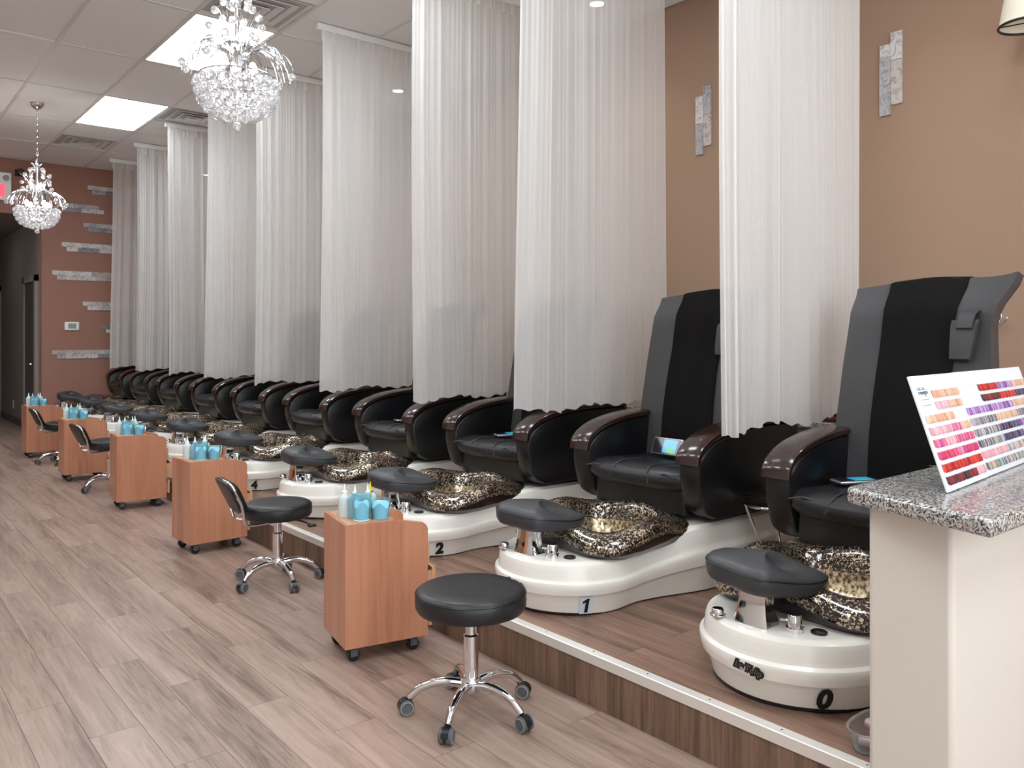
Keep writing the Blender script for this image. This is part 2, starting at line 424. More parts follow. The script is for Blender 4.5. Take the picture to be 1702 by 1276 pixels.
def platform():
    p = struct(MB().box(PLAT_X+.012, WALL_X, PLAT_Y0, FAR_Y, -.004, PLAT_Z-.004).obj('platform', 'deck_vinyl'))
    p['label'] = 'long raised wooden step carrying the row of pedicure chairs'
    pw, pl = .152, .915
    me = MB().box(-pw/2+.0007, pw/2-.0007, -pl/2+.0007, pl/2-.0007, -.004, 0).mesh('plank', 'deck_vinyl')
    for i in range(6):
        y = PLAT_Y0 + pl/2 - (i*.41 % 1)*pl*.0 + .0
        for j in range(11):
            yy = PLAT_Y0 + pl/2 + j*pl + (.45 if i % 2 else 0)
            if yy + pl/2 < FAR_Y: o = link('plank', me, p); o.location = (PLAT_X+.03+pw/2+i*pw, yy, PLAT_Z)
    # riser panels, vertical grain
    y = PLAT_Y0
    while y < FAR_Y-.01:
        y1 = min(FAR_Y, y+.152)
        MB().box(PLAT_X, PLAT_X+.012, y+.0006, y1-.0006, -.002, PLAT_Z-.004).obj('riser_board', 'riser_vinyl', p); y = y1
    t = struct(MB().prism([(PLAT_X-.006, PLAT_Z-.03), (PLAT_X-.006, PLAT_Z+.002), (PLAT_X-.003, PLAT_Z+.004), (PLAT_X+.03, PLAT_Z+.004), (PLAT_X+.03, PLAT_Z), (PLAT_X-.001, PLAT_Z-.004), (PLAT_X-.001, PLAT_Z-.03)], 'y', PLAT_Y0, FAR_Y).obj('trim_1', 'alu_strip'))
    sc = MB().lathe([(.0035, 0), (.003, .0012)], n=8).mesh('screw', 'base_trim')
    for k in range(40): o = link('screw', sc, t); o.location = (PLAT_X+.016, PLAT_Y0+.03+k*.24, PLAT_Z+.0035)
    # painted half wall with granite ledge along the right wall
    l = struct(MB().box(4.0, WALL_X, PLAT_Y0, FAR_Y, PLAT_Z, .77).obj('wall_ledge', 'wall_brown'))
    MB().box(3.96, WALL_X, PLAT_Y0, FAR_Y, .77, .805).obj('ledge_top', 'granite', l, bevel=.006)
platform()

# ================================================================== PEDICURE CHAIRS
CY = [1.43, 2.49, 3.57, 4.66, 5.80, 6.92, 8.03, 9.15, 10.25, 11.33]
OX = 2.6
def base_outline():
    top = []
    tip, a, w0 = 2.05, .32, .31
    pts = []
    for i in range(19):
        th = (pi/2)*i/18
        pts.append((tip + a - a*cos(th), w0*sin(th)))
    for x in [2.37+.03*i for i in range(1, 50)]:
        w = w0 - .012*sm(2.37, 2.5, x) + .085*sm(2.48, 2.9, x)
        pts.append((x, w))
    xe, we = pts[-1]
    for i in range(1, 7):
        th = (pi/2)*i/6; pts.append((xe + .08*sin(th), (we-.08) + .08*cos(th)))
    out = []
    for i, p in enumerate(pts):
        q0, q1 = pts[max(0, i-1)], pts[min(len(pts)-1, i+1)]
        if i == 0: n = (-1, 0)
        elif i == len(pts)-1: n = (1, 0)
        else:
            tx, ty = q1[0]-q0[0], q1[1]-q0[1]; l = sqrt(tx*tx+ty*ty); n = (-ty/l, tx/l)
        out.append((p, n))
    return out
OUTL = base_outline()
Hx = lambda x: .205 + .08*sm(2.42, 2.82, x)
LAY = [(.052, 0), (.045, .02), (.024, .40), (.031, .407), (.031, .414), (.008, .424), (.004, .5), (.0, .60), (.003, .64), (.014, .68), (.018, .74), (.02, .88), (.027, .955), (.045, 1.0)]
BOWL = (2.565, .305, .33)
def bowl_r(th):
    cx, rx, ry = BOWL; n = 3.0
    r = (abs(cos(th)/rx)**n + abs(sin(th)/ry)**n)**(-1/n)
    return r * (1 + .07*max(0, -cos(4*th)))
def base_mesh():
    m = MB(OX, 0, 0)
    ys = [1, .9, .78, .64, .48, .32, .16, 0]
    secs = []
    for (px, py), (nx, ny) in OUTL:
        row = []
        for ins, f in LAY:
            x, y = px - nx*ins, max(0, py - ny*ins)
            row.append((x, y, f*Hx(px)))
        xt, yt, zt = row[-1]
        for s in ys[1:]:
            dx, dy = xt - BOWL[0], yt*s
            rr = sqrt(dx*dx+dy*dy)/max(1e-4, bowl_r(math.atan2(dy, dx)))
            row.append((xt, yt*s, zt + .004*(1-s) - .19*(1-sm(.72, .84, rr))))
        secs.append(row + [(x, -y, z) for x, y, z in row[::-1][1:]])
    n = len(secs[0])
    vs = [p for r in secs for p in r]
    fs = [(i*n+j, i*n+j+1, (i+1)*n+j+1, (i+1)*n+j) for i in range(len(secs)-1) for j in range(n-1)]
    m.add(vs, fs)
    return m.mesh('base', 'acrylic_white', 32)
def bowl_mesh():
    m = MB(OX, 0, PLAT_Z); N = 64; cx = BOWL[0]
    prof = [(.78, -.085, 2), (.88, -.065, 2), (.96, -.042, 2), (1.0, -.014, 0), (1.0, .006, 0), (.965, .028, 0), (.90, .045, 0), (.82, .053, 0), (.74, .046, 0), (.68, .022, 0), (.63, -.03, 1), (.56, -.09, 1), (.42, -.14, 1), (.2, -.155, 1)]
    rings = []
    for f, z, _ in prof:
        r = []
        for i in range(N):
            th = 2*pi*i/N; R = bowl_r(th)*f
            wave = (.022*cos(4*th) + .012*cos(th)) * sm(.5, .9, f)
            if z < -.02 and f > .75: wave *= .35
            r.append((cx + R*cos(th), R*sin(th), .442 + z + wave))
        rings.append(r)
    for j in range(len(rings)-1): m.loft([rings[j], rings[j+1]], True, False, j == len(rings)-2, prof[j][2])
    me = m.mesh('basin', ['gold_fleck', 'gold_inside', 'glass_brown'], 0)
    import bmesh
    bm = bmesh.new(); bm.from_mesh(me); bmesh.ops.remove_doubles(bm, verts=bm.verts, dist=1e-5); bmesh.ops.recalc_face_normals(bm, faces=bm.faces); bm.to_mesh(me); bm.free()
    me.polygons.foreach_set('use_smooth', [True]*len(me.polygons)); return me
def pad_mesh():
    m = MB()
    ctl = [(.10,.12),(.085,.19),(-.01,.19),(-.075,.10),(-.13,.02),(-.13,-.03),(-.06,-.11),(.02,-.17),(.09,-.185),(.11,-.12),(.115,0)]
    P = chaikin(ctl, 3)
    rings = []
    for s, z in [(.80,-.002),(.93,.004),(.985,.018),(1.0,.04),(.985,.058),(.93,.07),(.8,.08),(.55,.089),(.25,.093),(.02,.094)]:
        rings.append([(x*s, y*s, z*(1-.28*sm(.0,-.18, y)) + .06*(x*s) - .02*sm(0,-.2,y)) for x, y in P])
    m.loft(rings)
    return m.mesh('footrest_pad', 'pad_leather', 60)
def pad_seam_mesh():
    P = chaikin([(.10,.12),(.085,.19),(-.01,.19),(-.075,.10),(-.13,.02),(-.13,-.03),(-.06,-.11),(.02,-.17),(.09,-.185),(.11,-.12),(.115,0)], 3)
    pts = [(x*.993, y*.993, .056*(1-.28*sm(0,-.18,y)) + .06*x - .02*sm(0,-.2,y)) for x, y in P]
    return MB().tube(pts, .0025, 5, cyc=True).mesh('piping', 'leather', 60)
def post_mesh():
    m = MB()
    R = lambda hx, hy, z, dx=0: [(dx+hx*a, hy*b, z) for a, b in ((-1,-.75),(-.8,-1),(.8,-1),(1,-.75),(1,.75),(.8,1),(-.8,1),(-1,.75))]
    m.loft([R(.042,.060,0), R(.041,.058,.012), R(.033,.051,.04), R(.028,.046,.075), R(.028,.045,.12), R(.033,.047,.145)])
    return m.mesh('post', 'chrome', 30)

def seat_parts():
    r = {}
    m = MB(OX, 0, PLAT_Z); m.box(2.79, 3.42, -.265, .265, .478, .60); r['seat_box'] = (m.mesh('seat_box', 'leather'), .012)
    # cushion: waterfall front, slight dish
    m = MB(OX, 0, PLAT_Z)
    prof = [(3.32,.61),(2.80,.575),(2.745,.585),(2.722,.615),(2.727,.648),(2.755,.672),(2.83,.682),(2.95,.672),(3.1,.665),(3.32,.67)]
    rings = []
    for k in range(13):
        t = -1 + 2*k/12; y = .268*t; e = 1-abs(t)**6; b = .012*(abs(t)**2)
        cxm, czm = 3.0, .63
        rings.append([(x + (.02*(1-e) if x < 2.8 else 0) + .014*(t*t if x < 2.8 else 0), y, czm + (z-czm)*(.7+.3*e) + (b if z > .63 else 0)) for x, z in prof])
    m.loft(rings); r['seat'] = (m.mesh('seat', 'leather_soft', 50), 0)
    for s in (-1, 1):
        m = MB(OX, 0, PLAT_Z)
        m.tube(catmull([(2.73, .262*s, .65), (2.735, .2*s, .662), (2.745, .15*s, .64), (2.725, .115*s, .615)], 5), .0035, 5)
        m.tube(catmull([(2.725, .115*s, .615), (2.74, .10*s, .662), (2.80, .095*s, .684), (2.95, .115*s, .675)], 5), .0035, 5)
        r['seat_piping%d' % s] = (m.mesh('piping', 'seam', 60), 0)
    # armrest: padded side with bowed front
    ctl = [(3.5,.478),(2.86,.478),(2.79,.52),(2.752,.62),(2.745,.70),(2.77,.755),(2.84,.80),(2.96,.832),(3.12,.85),(3.3,.855),(3.5,.855)]
    P = ctl[:2] + [tuple(q[:2]) for q in catmull(ctl[1:], 4)][1:]
    m = MB(OX, 0, PLAT_Z); cx, cz = 3.1, .66
    rings = []
    for y, s in [(-.055,.96),(-.05,.985),(-.035,1),(.035,1),(.05,.985),(.055,.96)]:
        rings.append([(cx+(x-cx)*s, y, cz+(z-cz)*s) for x, z in P])
    m.loft(rings); r['armrest'] = (m.mesh('armrest', 'leather', 40), 0)
    # wooden cap following the top of the arm
    c = [tuple(q[:2]) for q in catmull([(2.738,.715),(2.748,.755),(2.785,.792),(2.86,.826),(2.98,.852),(3.14,.868),(3.3,.872),(3.48,.868)], 5)]
    m = MB(OX, 0, PLAT_Z); rings = []
    for i, (x, z) in enumerate(c):
        a = Vector(c[min(i+1, len(c)-1)]) - Vector(c[max(i-1, 0)]); a.normalize(); nx, nz = -a.y, a.x
        q = [(-.058,-.012),(-.062,-.004),(-.060,.008),(-.050,.014),(.050,.014),(.060,.008),(.062,-.004),(.058,-.012)]
        rings.append([(x+nx*h, y, z+nz*h) for y, h in q])
    m.loft(rings); r['arm_cap'] = (m.mesh('arm_cap', 'mahogany', 45), 0)
    # backrest shell with draped cover
    hw = .31
    def bx(t, v):      # front surface x at lateral t (-1..1), height v 0..1
        z = .60 + .875*v
        x = 3.17 + .12*v - .028*sin(pi*min(1, v*1.5))*(1-t*t) + .0
        x -= .035*abs(t)**3*(1-.3*v)
        x += .05*sm(.86, 1.0, v)
        return x
    def wd(t, v):
        w = hw*(1.03 - .07*sm(.55,.95,v) + .02*sin(7*v))
        if t < 0: w *= .80 + .21*sm(.78, 1, v)
        return t*w
    def bz(t, v): return .60 + .875*v + (.018*t*t*t*-1 + .006*cos(4*t))*sm(.7,1,v)
    m = MB(OX, 0, PLAT_Z)
    nu, nv = 20, 24
    front = lambda a, b: (bx(2*a-1, b), wd(2*a-1, b), bz(2*a-1, b))
    back = lambda a, b: (bx(2*a-1, b) + .13 + .05*(1-b) - .06*abs(2*a-1)**4, wd(2*a-1, b)*.985, bz(2*a-1, b) - .012*sm(.8,1,b))
    rings = []
    for j in range(nv+1):
        b = j/nv
        f = [front(i/nu, b) for i in range(nu+1)]; k = [back(i/nu, b) for i in range(nu+1)][::-1]
        rings.append(f + k)
    m.loft(rings); r['backrest'] = (m.mesh('backrest', 'leather_grey', 50), 0)
    m = MB(OX, 0, PLAT_Z)
    def fc(a, b, d=.006):
        lo, hi = -.43, .55
        t = lo + (hi-lo)*a
        t += .06*(1-b)*(-.6 if a < .5 else .35)*abs(2*a-1)
        return (bx(t, b) - d - .004*sin(11*a+3*b), wd(t, b), bz(t, b))
    rings = []
    for j in range(nv+1):
        b = j/nv*.999
        rings.append([fc(i/10, b) for i in range(11)] + [tuple(Vector(fc(i/10, b, -.004))) for i in range(10, -1, -1)])
    # fold over the top
    top = [fc(i/10, .999) for i in range(11)]
    rings.append([(x+.03, y, z+.008) for x, y, z in top] + [(x+.03, y, z-.004) for x, y, z in top[::-1]])
    rings.append([(x+.15, y, z+.0) for x, y, z in top] + [(x+.15, y, z-.012) for x, y, z in top[::-1]])
    m.loft(rings); r['cover_panel'] = (m.mesh('cover_panel', 'cloth_black', 60), 0)
    # side pocket with strap (sits on the panel nearer the camera)
    m = MB(OX, 0, PLAT_Z)
    pk = lambda t, v, d: (bx(t, v)-d, wd(t, v), bz(t, v))
    rings = []
    for v, t0, t1, d in [(.64,-.44,-.70,.012),(.65,-.43,-.72,.03),(.71,-.43,-.77,.034),(.79,-.43,-.82,.03),(.815,-.43,-.84,.024)]:
        rings.append([pk(t0,v,.0), pk(t0,v,d), pk((t0+t1)/2,v,d+.006), pk(t1,v,d), pk(t1,v,.0)])
    m.loft(rings); r['pocket'] = (m.mesh('pocket', 'leather_grey', 40), 0)
    m = MB(OX, 0, PLAT_Z); rings = []
    for v, d in [(.778,.042),(.782,.046),(.81,.044),(.84,.036),(.855,.01)]:
        rings.append([pk(-.54,v,d), pk(-.78,v,d), pk(-.78,v,d-.009), pk(-.54,v,d-.009)])
    m.loft(rings); r['pocket_flap'] = (m.mesh('pocket_flap', 'leather_grey', 40), 0)
    return r
BASE_ME, BOWL_ME, PAD_ME, PIP_ME, POST_ME, SP = base_mesh(), bowl_mesh(), pad_mesh(), pad_seam_mesh(), post_mesh(), seat_parts()
def trim_mesh():
    ring = [(p[0]-n[0]*.048, max(0, p[1]-n[1]*.048)) for p, n in OUTL]
    loop = ring + [(x, -y) for x, y in ring[::-1][1:-1]]
    m = MB(OX, 0, 0); R = lambda d, z: [(2.9+(x-2.9)*d, y*d, z) for x, y in loop]
    m.loft([R(1.004, 0), R(1.008, .004), R(1.008, .012), R(1.0, .016)])
    return m.mesh('base_trim', 'base_trim', 40)
TRIM_ME = trim_mesh()
def surf(side, i, f):           # a point and outward normal on the base at outline sample i, layer height f
    (px, py), (nx, ny) = OUTL[i]; ins = 0
    for (i0, f0), (i1, f1) in zip(LAY, LAY[1:]):
        if f0 <= f <= f1: ins = i0 + (i1-i0)*(f-f0)/(f1-f0); break
    return Vector((px-nx*ins-OX, side*(py-ny*ins), f*Hx(px))), Vector((nx, side*ny, 0))
KNOB = MB().lathe([(.024,0),(.024,.004),(.019,.006),(.019,.018),(.016,.022)], n=20).mesh('knob', 'chrome', 40)
TAP = MB().lathe([(.026,0),(.026,.012),(.021,.014),(.021,.045),(.018,.049)], n=20).tube([(-.01,.015,.03),(-.03,.03,.034)], .004, 6).mesh('water_tap', 'chrome', 40)
TAPTOP = MB().lathe([(.0175,.049),(.0165,.0515)], n=20).mesh('tap_cap', 'black_plastic', 40)
JET = MB().lathe([(.024,0),(.024,.005),(.017,.008),(.014,.006),(.012,.009)], n=20).mesh('jet_button', 'black_plastic', 40)
labels = ['black pedicure chair marked 0, nearest, partly behind the counter', 'black pedicure chair marked 1 with white base and bare backrest in view',
    'black pedicure chair with base marked 2 behind the nearest wooden cart', 'black pedicure chair next beyond the one marked 2',
    'black pedicure chair with base marked 4 behind the swivel stool with backrest', 'sixth black pedicure chair from the counter, next beyond the one marked 4',
    'seventh black pedicure chair from the counter', 'eighth black pedicure chair from the counter', 'ninth black pedicure chair, last but one before the reddish wall',
    'farthest black pedicure chair, beside the reddish end wall']
ROT = [26, 38, 34, 30, 36, 34, 38, 30, 34, 30]
for k, y in enumerate(CY):
    t = thing('pedicure_chair', labels[k], 'pedicure chair', (OX, y, PLAT_Z), 0, 'pedicure chairs in a row on the platform')
    b = link('base', BASE_ME, t); b['label'] = 'glossy white moulded base'
    link('base_trim', TRIM_ME, b)
    o = link('basin', BOWL_ME, t); o['label'] = 'wavy brown glass foot basin flecked with gold'
    p = link('footrest_pad', PAD_ME, t); p.location = (2.225-OX, .03, .482-PLAT_Z); p.rotation_euler = (0, 0, radians(ROT[k])); p['label'] = 'grey-black padded footrest'
    link('piping', PIP_ME, p)
    o = link('post', POST_ME, t); o.location = (2.16-OX, .02, .203); o['label'] = 'chrome footrest post'
    for me, nm, lx, ly in ((KNOB,'knob',2.125,.135), (TAP,'water_tap',2.185,-.095), (JET,'jet_button',2.225,-.15)):
        o = link(nm, me, b); o.location = (lx-OX, ly, .207)
    o = link('tap_cap', TAPTOP, b); o.location = (2.185-OX, -.095, .207)
    for nm in ('seat_box', 'seat', 'backrest'):
        me, bv = SP[nm]; o = link(nm, me, t, bv)
        if nm == 'seat': link('piping', SP['seat_piping1'][0], o); link('piping', SP['seat_piping-1'][0], o)
        if nm == 'backrest':
            o['label'] = 'tall backrest in grey leather'
            c = link('cover_panel', SP['cover_panel'][0], o); c['label'] = 'black cloth panel'
            if k < 2:
                link('pocket', SP['pocket'][0], o); link('pocket_flap', SP['pocket_flap'][0], o)
    for s in (-1, 1):
        o = link('armrest', SP['armrest'][0], t); o.location = (0, .322*s, 0)
        c = link('arm_cap', SP['arm_cap'][0], o); c['label'] = 'dark polished wood cap'
    # number on the base
    if k in (0, 1, 2, 4):
        P, Nn = surf(-1, {0: 9, 1: 12, 2: 14, 4: 13}[k], .215); up = Vector((0,0,1)); rt = up.cross(Nn); up = (up + Nn*.27).normalized(); Nn = rt.normalized().cross(up)
        if k == 1:
            me = MB().box(-.026, .026, -.036, .036, -.001, .0004).mesh('number_sticker', 'sticker_blue'); o = link('number_sticker', me, b); o.matrix_local = frame(P + Nn*.004, rt, up)
        me = text_mesh(str(k), .084 if k == 0 else .078, .0006, .14 if k == 0 else 0.04, .0016 if k == 1 else .0042); me.materials.append(M['black_print'])
        if k == 1:      # a one with its flag, as on the sticker
            me = MB().prism([(x + .1*y, y) for x, y in ((-.004,-.030),(.009,-.030),(.009,.030),(0,.030),(-.016,.018),(-.016,.008),(-.004,.014))], 'z', 0, .0008).mesh('number', 'black_print')
        o = link('number', me, b); o.matrix_local = frame(P + Nn*.0055, rt, up); o['label'] = 'black number %d' % k
    if k < 3:
        P, Nn = surf(-1, 1, .53); up = Vector((0,0,1)); rt = up.cross(Nn)
        me = text_mesh('La Tulip', .028, .0012, .2, .0048); me.materials.append(M['black_print']); o = link('logo', me, b); o.matrix_local = frame(P+Nn*.0035+Vector((0,.0,0)), rt, up); o.rotation_euler.rotate_axis('Z', radians(-8))
        me = text_mesh('La Tulip', .027, .0004, .2, -.0004); me.materials.append(M['silver_print']); o2 = link('logo_lettering', me, b); o2.matrix_local = frame(P+Nn*.0052+Vector((0,.0,0)), rt, up); o2.rotation_euler.rotate_axis('Z', radians(-8))

# ================================================================== CURTAINS
CURT_X0, CURT_X1, CURT_BOT = 2.62, 3.73, .872
CURT_Y = [1.927, 3.113, 4.09, 5.28, 6.45, 7.57, 8.70, 9.84, 10.90]
between = ['between the pedicure chairs marked 0 and 1, nearest curtain', 'between the pedicure chairs marked 1 and 2', 'third from the counter, beyond the chair marked 2', 'fourth from the counter, just right of the nearer chandelier',
    'fifth from the counter, behind the nearer chandelier', 'sixth from the counter, left of the nearer chandelier', 'seventh from the counter', 'last but one before the end wall', 'farthest along, next to the reddish end wall']
def curtain(k, y):
    r = random.Random(100+k)
    t = thing('sheer_curtain', 'sheer white curtain ' + between[k], 'curtain', (CURT_X0, y, CURT_BOT), 0, 'sheer white divider curtains')
    L = CURT_X1 - CURT_X0; nu, nv = 300, 18
    ph = [r.uniform(0, 6.28) for _ in range(8)]
    def warp(s): return s + .018*sin(9*s+ph[0]) + .012*sin(21*s+ph[1])
    def f(a, b):
        x = a*L; z = (CEIL-.045-CURT_BOT)*b
        w = warp(x)
        dense = 1.0 - .68*sm(.25, .6, a)
        top = 1-.4*sm(.9,1,b)
        yy = top*dense*(.010*sin(w*64+ph[3]+1.6*sin(w*11+ph[2])+.3*sin(2*b+ph[4])) + .006*sin(w*113+ph[5]+2.2*sin(w*17+ph[6])+.5*b) + .002*sin(w*241+ph[1]+1.5*sin(w*23))) + .022*sin(w*8+ph[6]+.4*b)*(1-.7*b)
        xx = x*(1 - .012*(b)) + .012*(1-a)*sin(3.2*(1-b)+ph[7]) - .012*(1-b)*(1-a)
        zz = z
        if b < .05: zz += (.012*sin(w*13+ph[1]) + .007*sin(w*61+ph[2]) + .02*a)*(1-b/.05)
        return (xx, yy, zz)
    c = MB().grid(f, nu, nv).obj('fabric', 'voile', t, 80)
    m = MB(); zt = CEIL-.045-CURT_BOT
    def g(a, b):
        x = a*L; w = warp(x)
        return (x*.988, .012*sin(w*64+ph[3]) + .008*sin(w*150), zt - .075 + .07*b)
    MB().grid(g, nu, 2).obj('header_tape', 'voile', t, 80)
    MB().box(-.03, L+.5, -.016, .016, zt-.006, CEIL-CURT_BOT-.005).obj('track', 'white_plastic', t)
for k, y in enumerate(CURT_Y): curtain(k, y)

# ================================================================== CARTS
def cart(k, x, y, rz, who):
    t = thing('nail_cart', 'reddish wooden cart on casters, ' + who, 'cart', (x, y, 0), rz, 'wooden pedicure carts')
    w, d, zb, zt = .34, .29, .06, .535
    pol = [(0,zb),(w,zb),(w,zt-.05)] + [(w-.035+.035*cos(a), zt-.055+.035*sin(a)) for a in [pi/12*i for i in range(1, 7)]] + [(w*.78, zt-.012), (w*.62, zt-.001), (w*.55, zt), (0, zt)]
    for y0 in (0, d-.016):
        MB().prism(pol, 'y', y0, y0+.016).obj('side_panel', 'cart_wood', t, bevel=.0015)
    MB().box(.001, .017, .0165, d-.0165, zb, zt-.001).obj('back_panel', 'cart_wood', t)
    MB().box(.0175, w*.6, .0165, d-.0165, zt-.018, zt-.001).obj('top', 'cart_inner', t)
    MB().box(.0175, w-.012, .0165, d-.0165, zb, zb+.016).obj('bottom_shelf', 'cart_inner', t)
    MB().box(w*.6, w-.012, .0165, d-.0165, zt-.11, zt-.094).obj('step_shelf', 'cart_inner', t)
    for j, (z0, z1, ex) in enumerate(((.34, .425, .02), (.20, .325, .045), (.09, .185, .03))):
        dr = MB().box(w-.02+ex, w-.004+ex, .02, d-.02, z0, z1).obj('drawer', 'cart_inner', t, bevel=.002)
        bx = MB()
        for yy in (.024, d-.032): bx.box(.06+ex, w-.02+ex, yy, yy+.008, z0+.005, z1-.015)
        bx.box(.06+ex, w-.02+ex, .03, d-.03, z0+.005, z0+.012)
        bx.obj('drawer_box', 'cart_inner', dr)
    for cx in (.045, w-.05):
        for cy in (.045, d-.045):
            c = MB().lathe([(.008,.04),(.008,.0595)], (cx, cy), 8).box(cx-.014, cx+.014, cy-.02, cy-.015, .02, .052).box(cx-.014, cx+.014, cy+.015, cy+.02, .02, .052).box(cx-.016, cx+.016, cy-.02, cy+.02, .046, .054)
            c = c.obj('caster', 'grey_plastic', t)
            wv = MB(); wv.loft([[(cx+.024*cos(2*pi*i/16), yy, .024+.024*sin(2*pi*i/16)) for i in range(16)] for yy in (cy-.013, cy+.013)]); wv.obj('wheel', 'black_plastic', c, 40)
    return t
CUP_ME = {}
def cup_mesh(h, r0, r1):
    return MB().lathe([(r0,0),(r1,h),(r1-.0025,h),(r0-.0025,.004)], n=28).mesh('plastic_cup', 'cup_blue', 40)
CUP_T, CUP_S = cup_mesh(.105, .030, .039), cup_mesh(.075, .033, .041)
def fill_mesh(h, r0, r1, seed):
    r = random.Random(seed)
    n = 24
    rings = []
    for f in (0, .5, .92, 1.0):
        rr = r0+(r1-r0)*f
        rings.append([(rr*.9*cos(2*pi*i/n)*(.7 if f == 1 else 1), rr*.9*sin(2*pi*i/n)*(.7 if f == 1 else 1), .006+h*f + (.012*sin(3*2*pi*i/n+seed) if f > .4 else 0)) for i in range(n)])
    return MB().loft(rings).mesh('contents', 'cup_fill', 60)
FILL_T, FILL_S = fill_mesh(.062, .029, .033, 1), fill_mesh(.05, .032, .037, 2)
RIM = MB().lathe([(.031,0),(.033,.0015),(.033,.004),(.031,.005)], n=24).mesh('foot_ring', 'cup_rim', 60)
def bottle_mesh(h, r): return MB().lathe([(r*.94,0),(r,.004),(r,h*.82),(r*.9,h*.9),(r*.5,h*.97),(r*.45,h)], n=18).mesh('squeeze_bottle', 'bottle_white', 40)
NOZ = MB().lathe([(.011,0),(.011,.008),(.006,.010),(.0016,.038)], n=12)
NOZ_W = NOZ.mesh('nozzle', 'nozzle_white', 40); NOZ_Y = NOZ.mesh('nozzle', 'nozzle_yellow', 40)
COLLAR = MB().lathe([(.013,-.012),(.013,.001)], n=12).mesh('collar', 'cap_red', 40)
BOT = {c: MB().lathe([(.0235,0),(.025,.004),(.025,.072),(.022,.082),(.012,.09),(.011,.094)], n=18).mesh('squeeze_bottle', c, 40) for c in ('bottle_white', 'bottle_blue', 'bottle_green')}
CARTS = [(1.489, 2.80, radians(-11), 'nearest, beside the backless stool', 'the nearest cart'), (1.555, 4.77, radians(2), 'second from the viewer, behind the stool with a backrest', 'the second cart'),
         (1.55, 6.34, radians(-5), 'third from the viewer, in the middle of the row', 'the third cart'), (1.51, 7.88, radians(-2), 'fourth from the viewer, with a stool in front of it', 'the fourth cart'), (1.507, 9.67, 0, 'farthest from the viewer, near the hallway', 'the farthest cart')]
for k, (x, y, rz, who, short) in enumerate(CARTS):
    cart(k, x, y, rz, who)
    R = Matrix.Rotation(rz, 3, 'Z')
    def at(lx, ly): p = R @ Vector((lx, ly, 0)); return (x+p.x, y+p.y, .5345)
    c = thing('plastic_cup', 'tall clear blue plastic cup on ' + short, 'cup', at(.085, .06), 0, 'blue plastic cups on the carts')
    link('cup_wall', CUP_T, c); link('contents', FILL_T, c); link('foot_ring', RIM, c)
    c = thing('plastic_cup', 'shorter clear blue plastic cup on ' + short, 'cup', at(.163, .062), 0, 'blue plastic cups on the carts')
    link('cup_wall', CUP_S, c); link('contents', FILL_S, c); link('foot_ring', RIM, c)
    spots = [(.045, .155, 'bottle_white', NOZ_W, 'leftmost white squeeze bottle with pointed nozzle on '), (.075, .115, 'bottle_blue', NOZ_W, 'pale blue squeeze bottle with pointed nozzle behind the tall cup on '),
             (.15, .15, 'bottle_white', NOZ_Y if k == 0 else NOZ_W, 'yellow-tipped squeeze bottle with red collar on ' if k == 0 else 'white squeeze bottle standing behind the two cups on '), (.125, .105, 'bottle_green', NOZ_W, 'pale green squeeze bottle between the two cups on ')]
    for lx, ly, cm, nz, lab in spots:
        b = thing('squeeze_bottle', lab + short, 'bottle', at(lx, ly + (.01*k % .02)), 0, 'squeeze bottles on the carts')
        link('body', BOT[cm], b); n = link('nozzle', nz, b); n.location = (0, 0, .093)
        if nz is NOZ_Y: cc = link('collar', COLLAR, b); cc.location = (0, 0, .094)

# ================================================================== STOOLS
def stool_base(t, rot, seat_z):
    g = MB().lathe([(.030,.075),(.034,.08),(.034,.115),(.026,.125)], n=20).obj('hub', 'chrome', t, 40)
    MB().lathe([(.025,.12),(.025,seat_z-.16),(.019,seat_z-.155),(.019,seat_z-.07)], n=20).obj('gas_column', 'chrome', t, 40)
    for i in range(5):
        a = rot + 2*pi*i/5; R = .205
        pts = [(cos(a)*r, sin(a)*r, z) for r, z in ((.02,.098),(.07,.106),(.12,.102),(.165,.086),(.19,.066),(R,.052))]
        MB().tube(catmull(pts, 4), [.016-.004*j/20 for j in range(21)], 10).obj('leg', 'chrome', t, 50)
        wx, wy = cos(a)*R, sin(a)*R; sa = a + .9*(i*1.7 % 2 - 1)
        d = Vector((cos(sa), sin(sa), 0)); n = Vector((-d.y, d.x, 0)); c0 = Vector((wx, wy, 0)) + d*.012
        cs = MB(); cs.lathe([(.007,.04),(.007,.058)], (wx, wy), 8)
        arc = [tuple(c0 + d*(.026*cos(q)) + Vector((0,0,.026+.026*sin(q)))) for q in [pi*j/8 for j in range(9)]]
        cs.loft([[tuple(Vector(p)+n*s) for p in arc] for s in (-.012, .012)])
        cs = cs.obj('caster', 'black_plastic', t, 40)
        for s in (-1, 1):
            wv = MB(); ring = lambda r, e: [tuple(c0 + n*e*s + d*r*cos(2*pi*j/20) + Vector((0,0,.025+r*sin(2*pi*j/20)))) for j in range(20)]
            wv.loft([ring(.025,.007), ring(.025,.019), ring(.022,.022)], True, True, False, 0)
            wv.loft([ring(.022,.022), ring(.019,.0225)], True, False, False, 1); wv.loft([ring(.019,.0225), ring(.016,.020), ring(.002,.020)], True, False, True, 0)
            wv.obj('wheel', ['grey_plastic', 'grey_ring'], cs, 40)
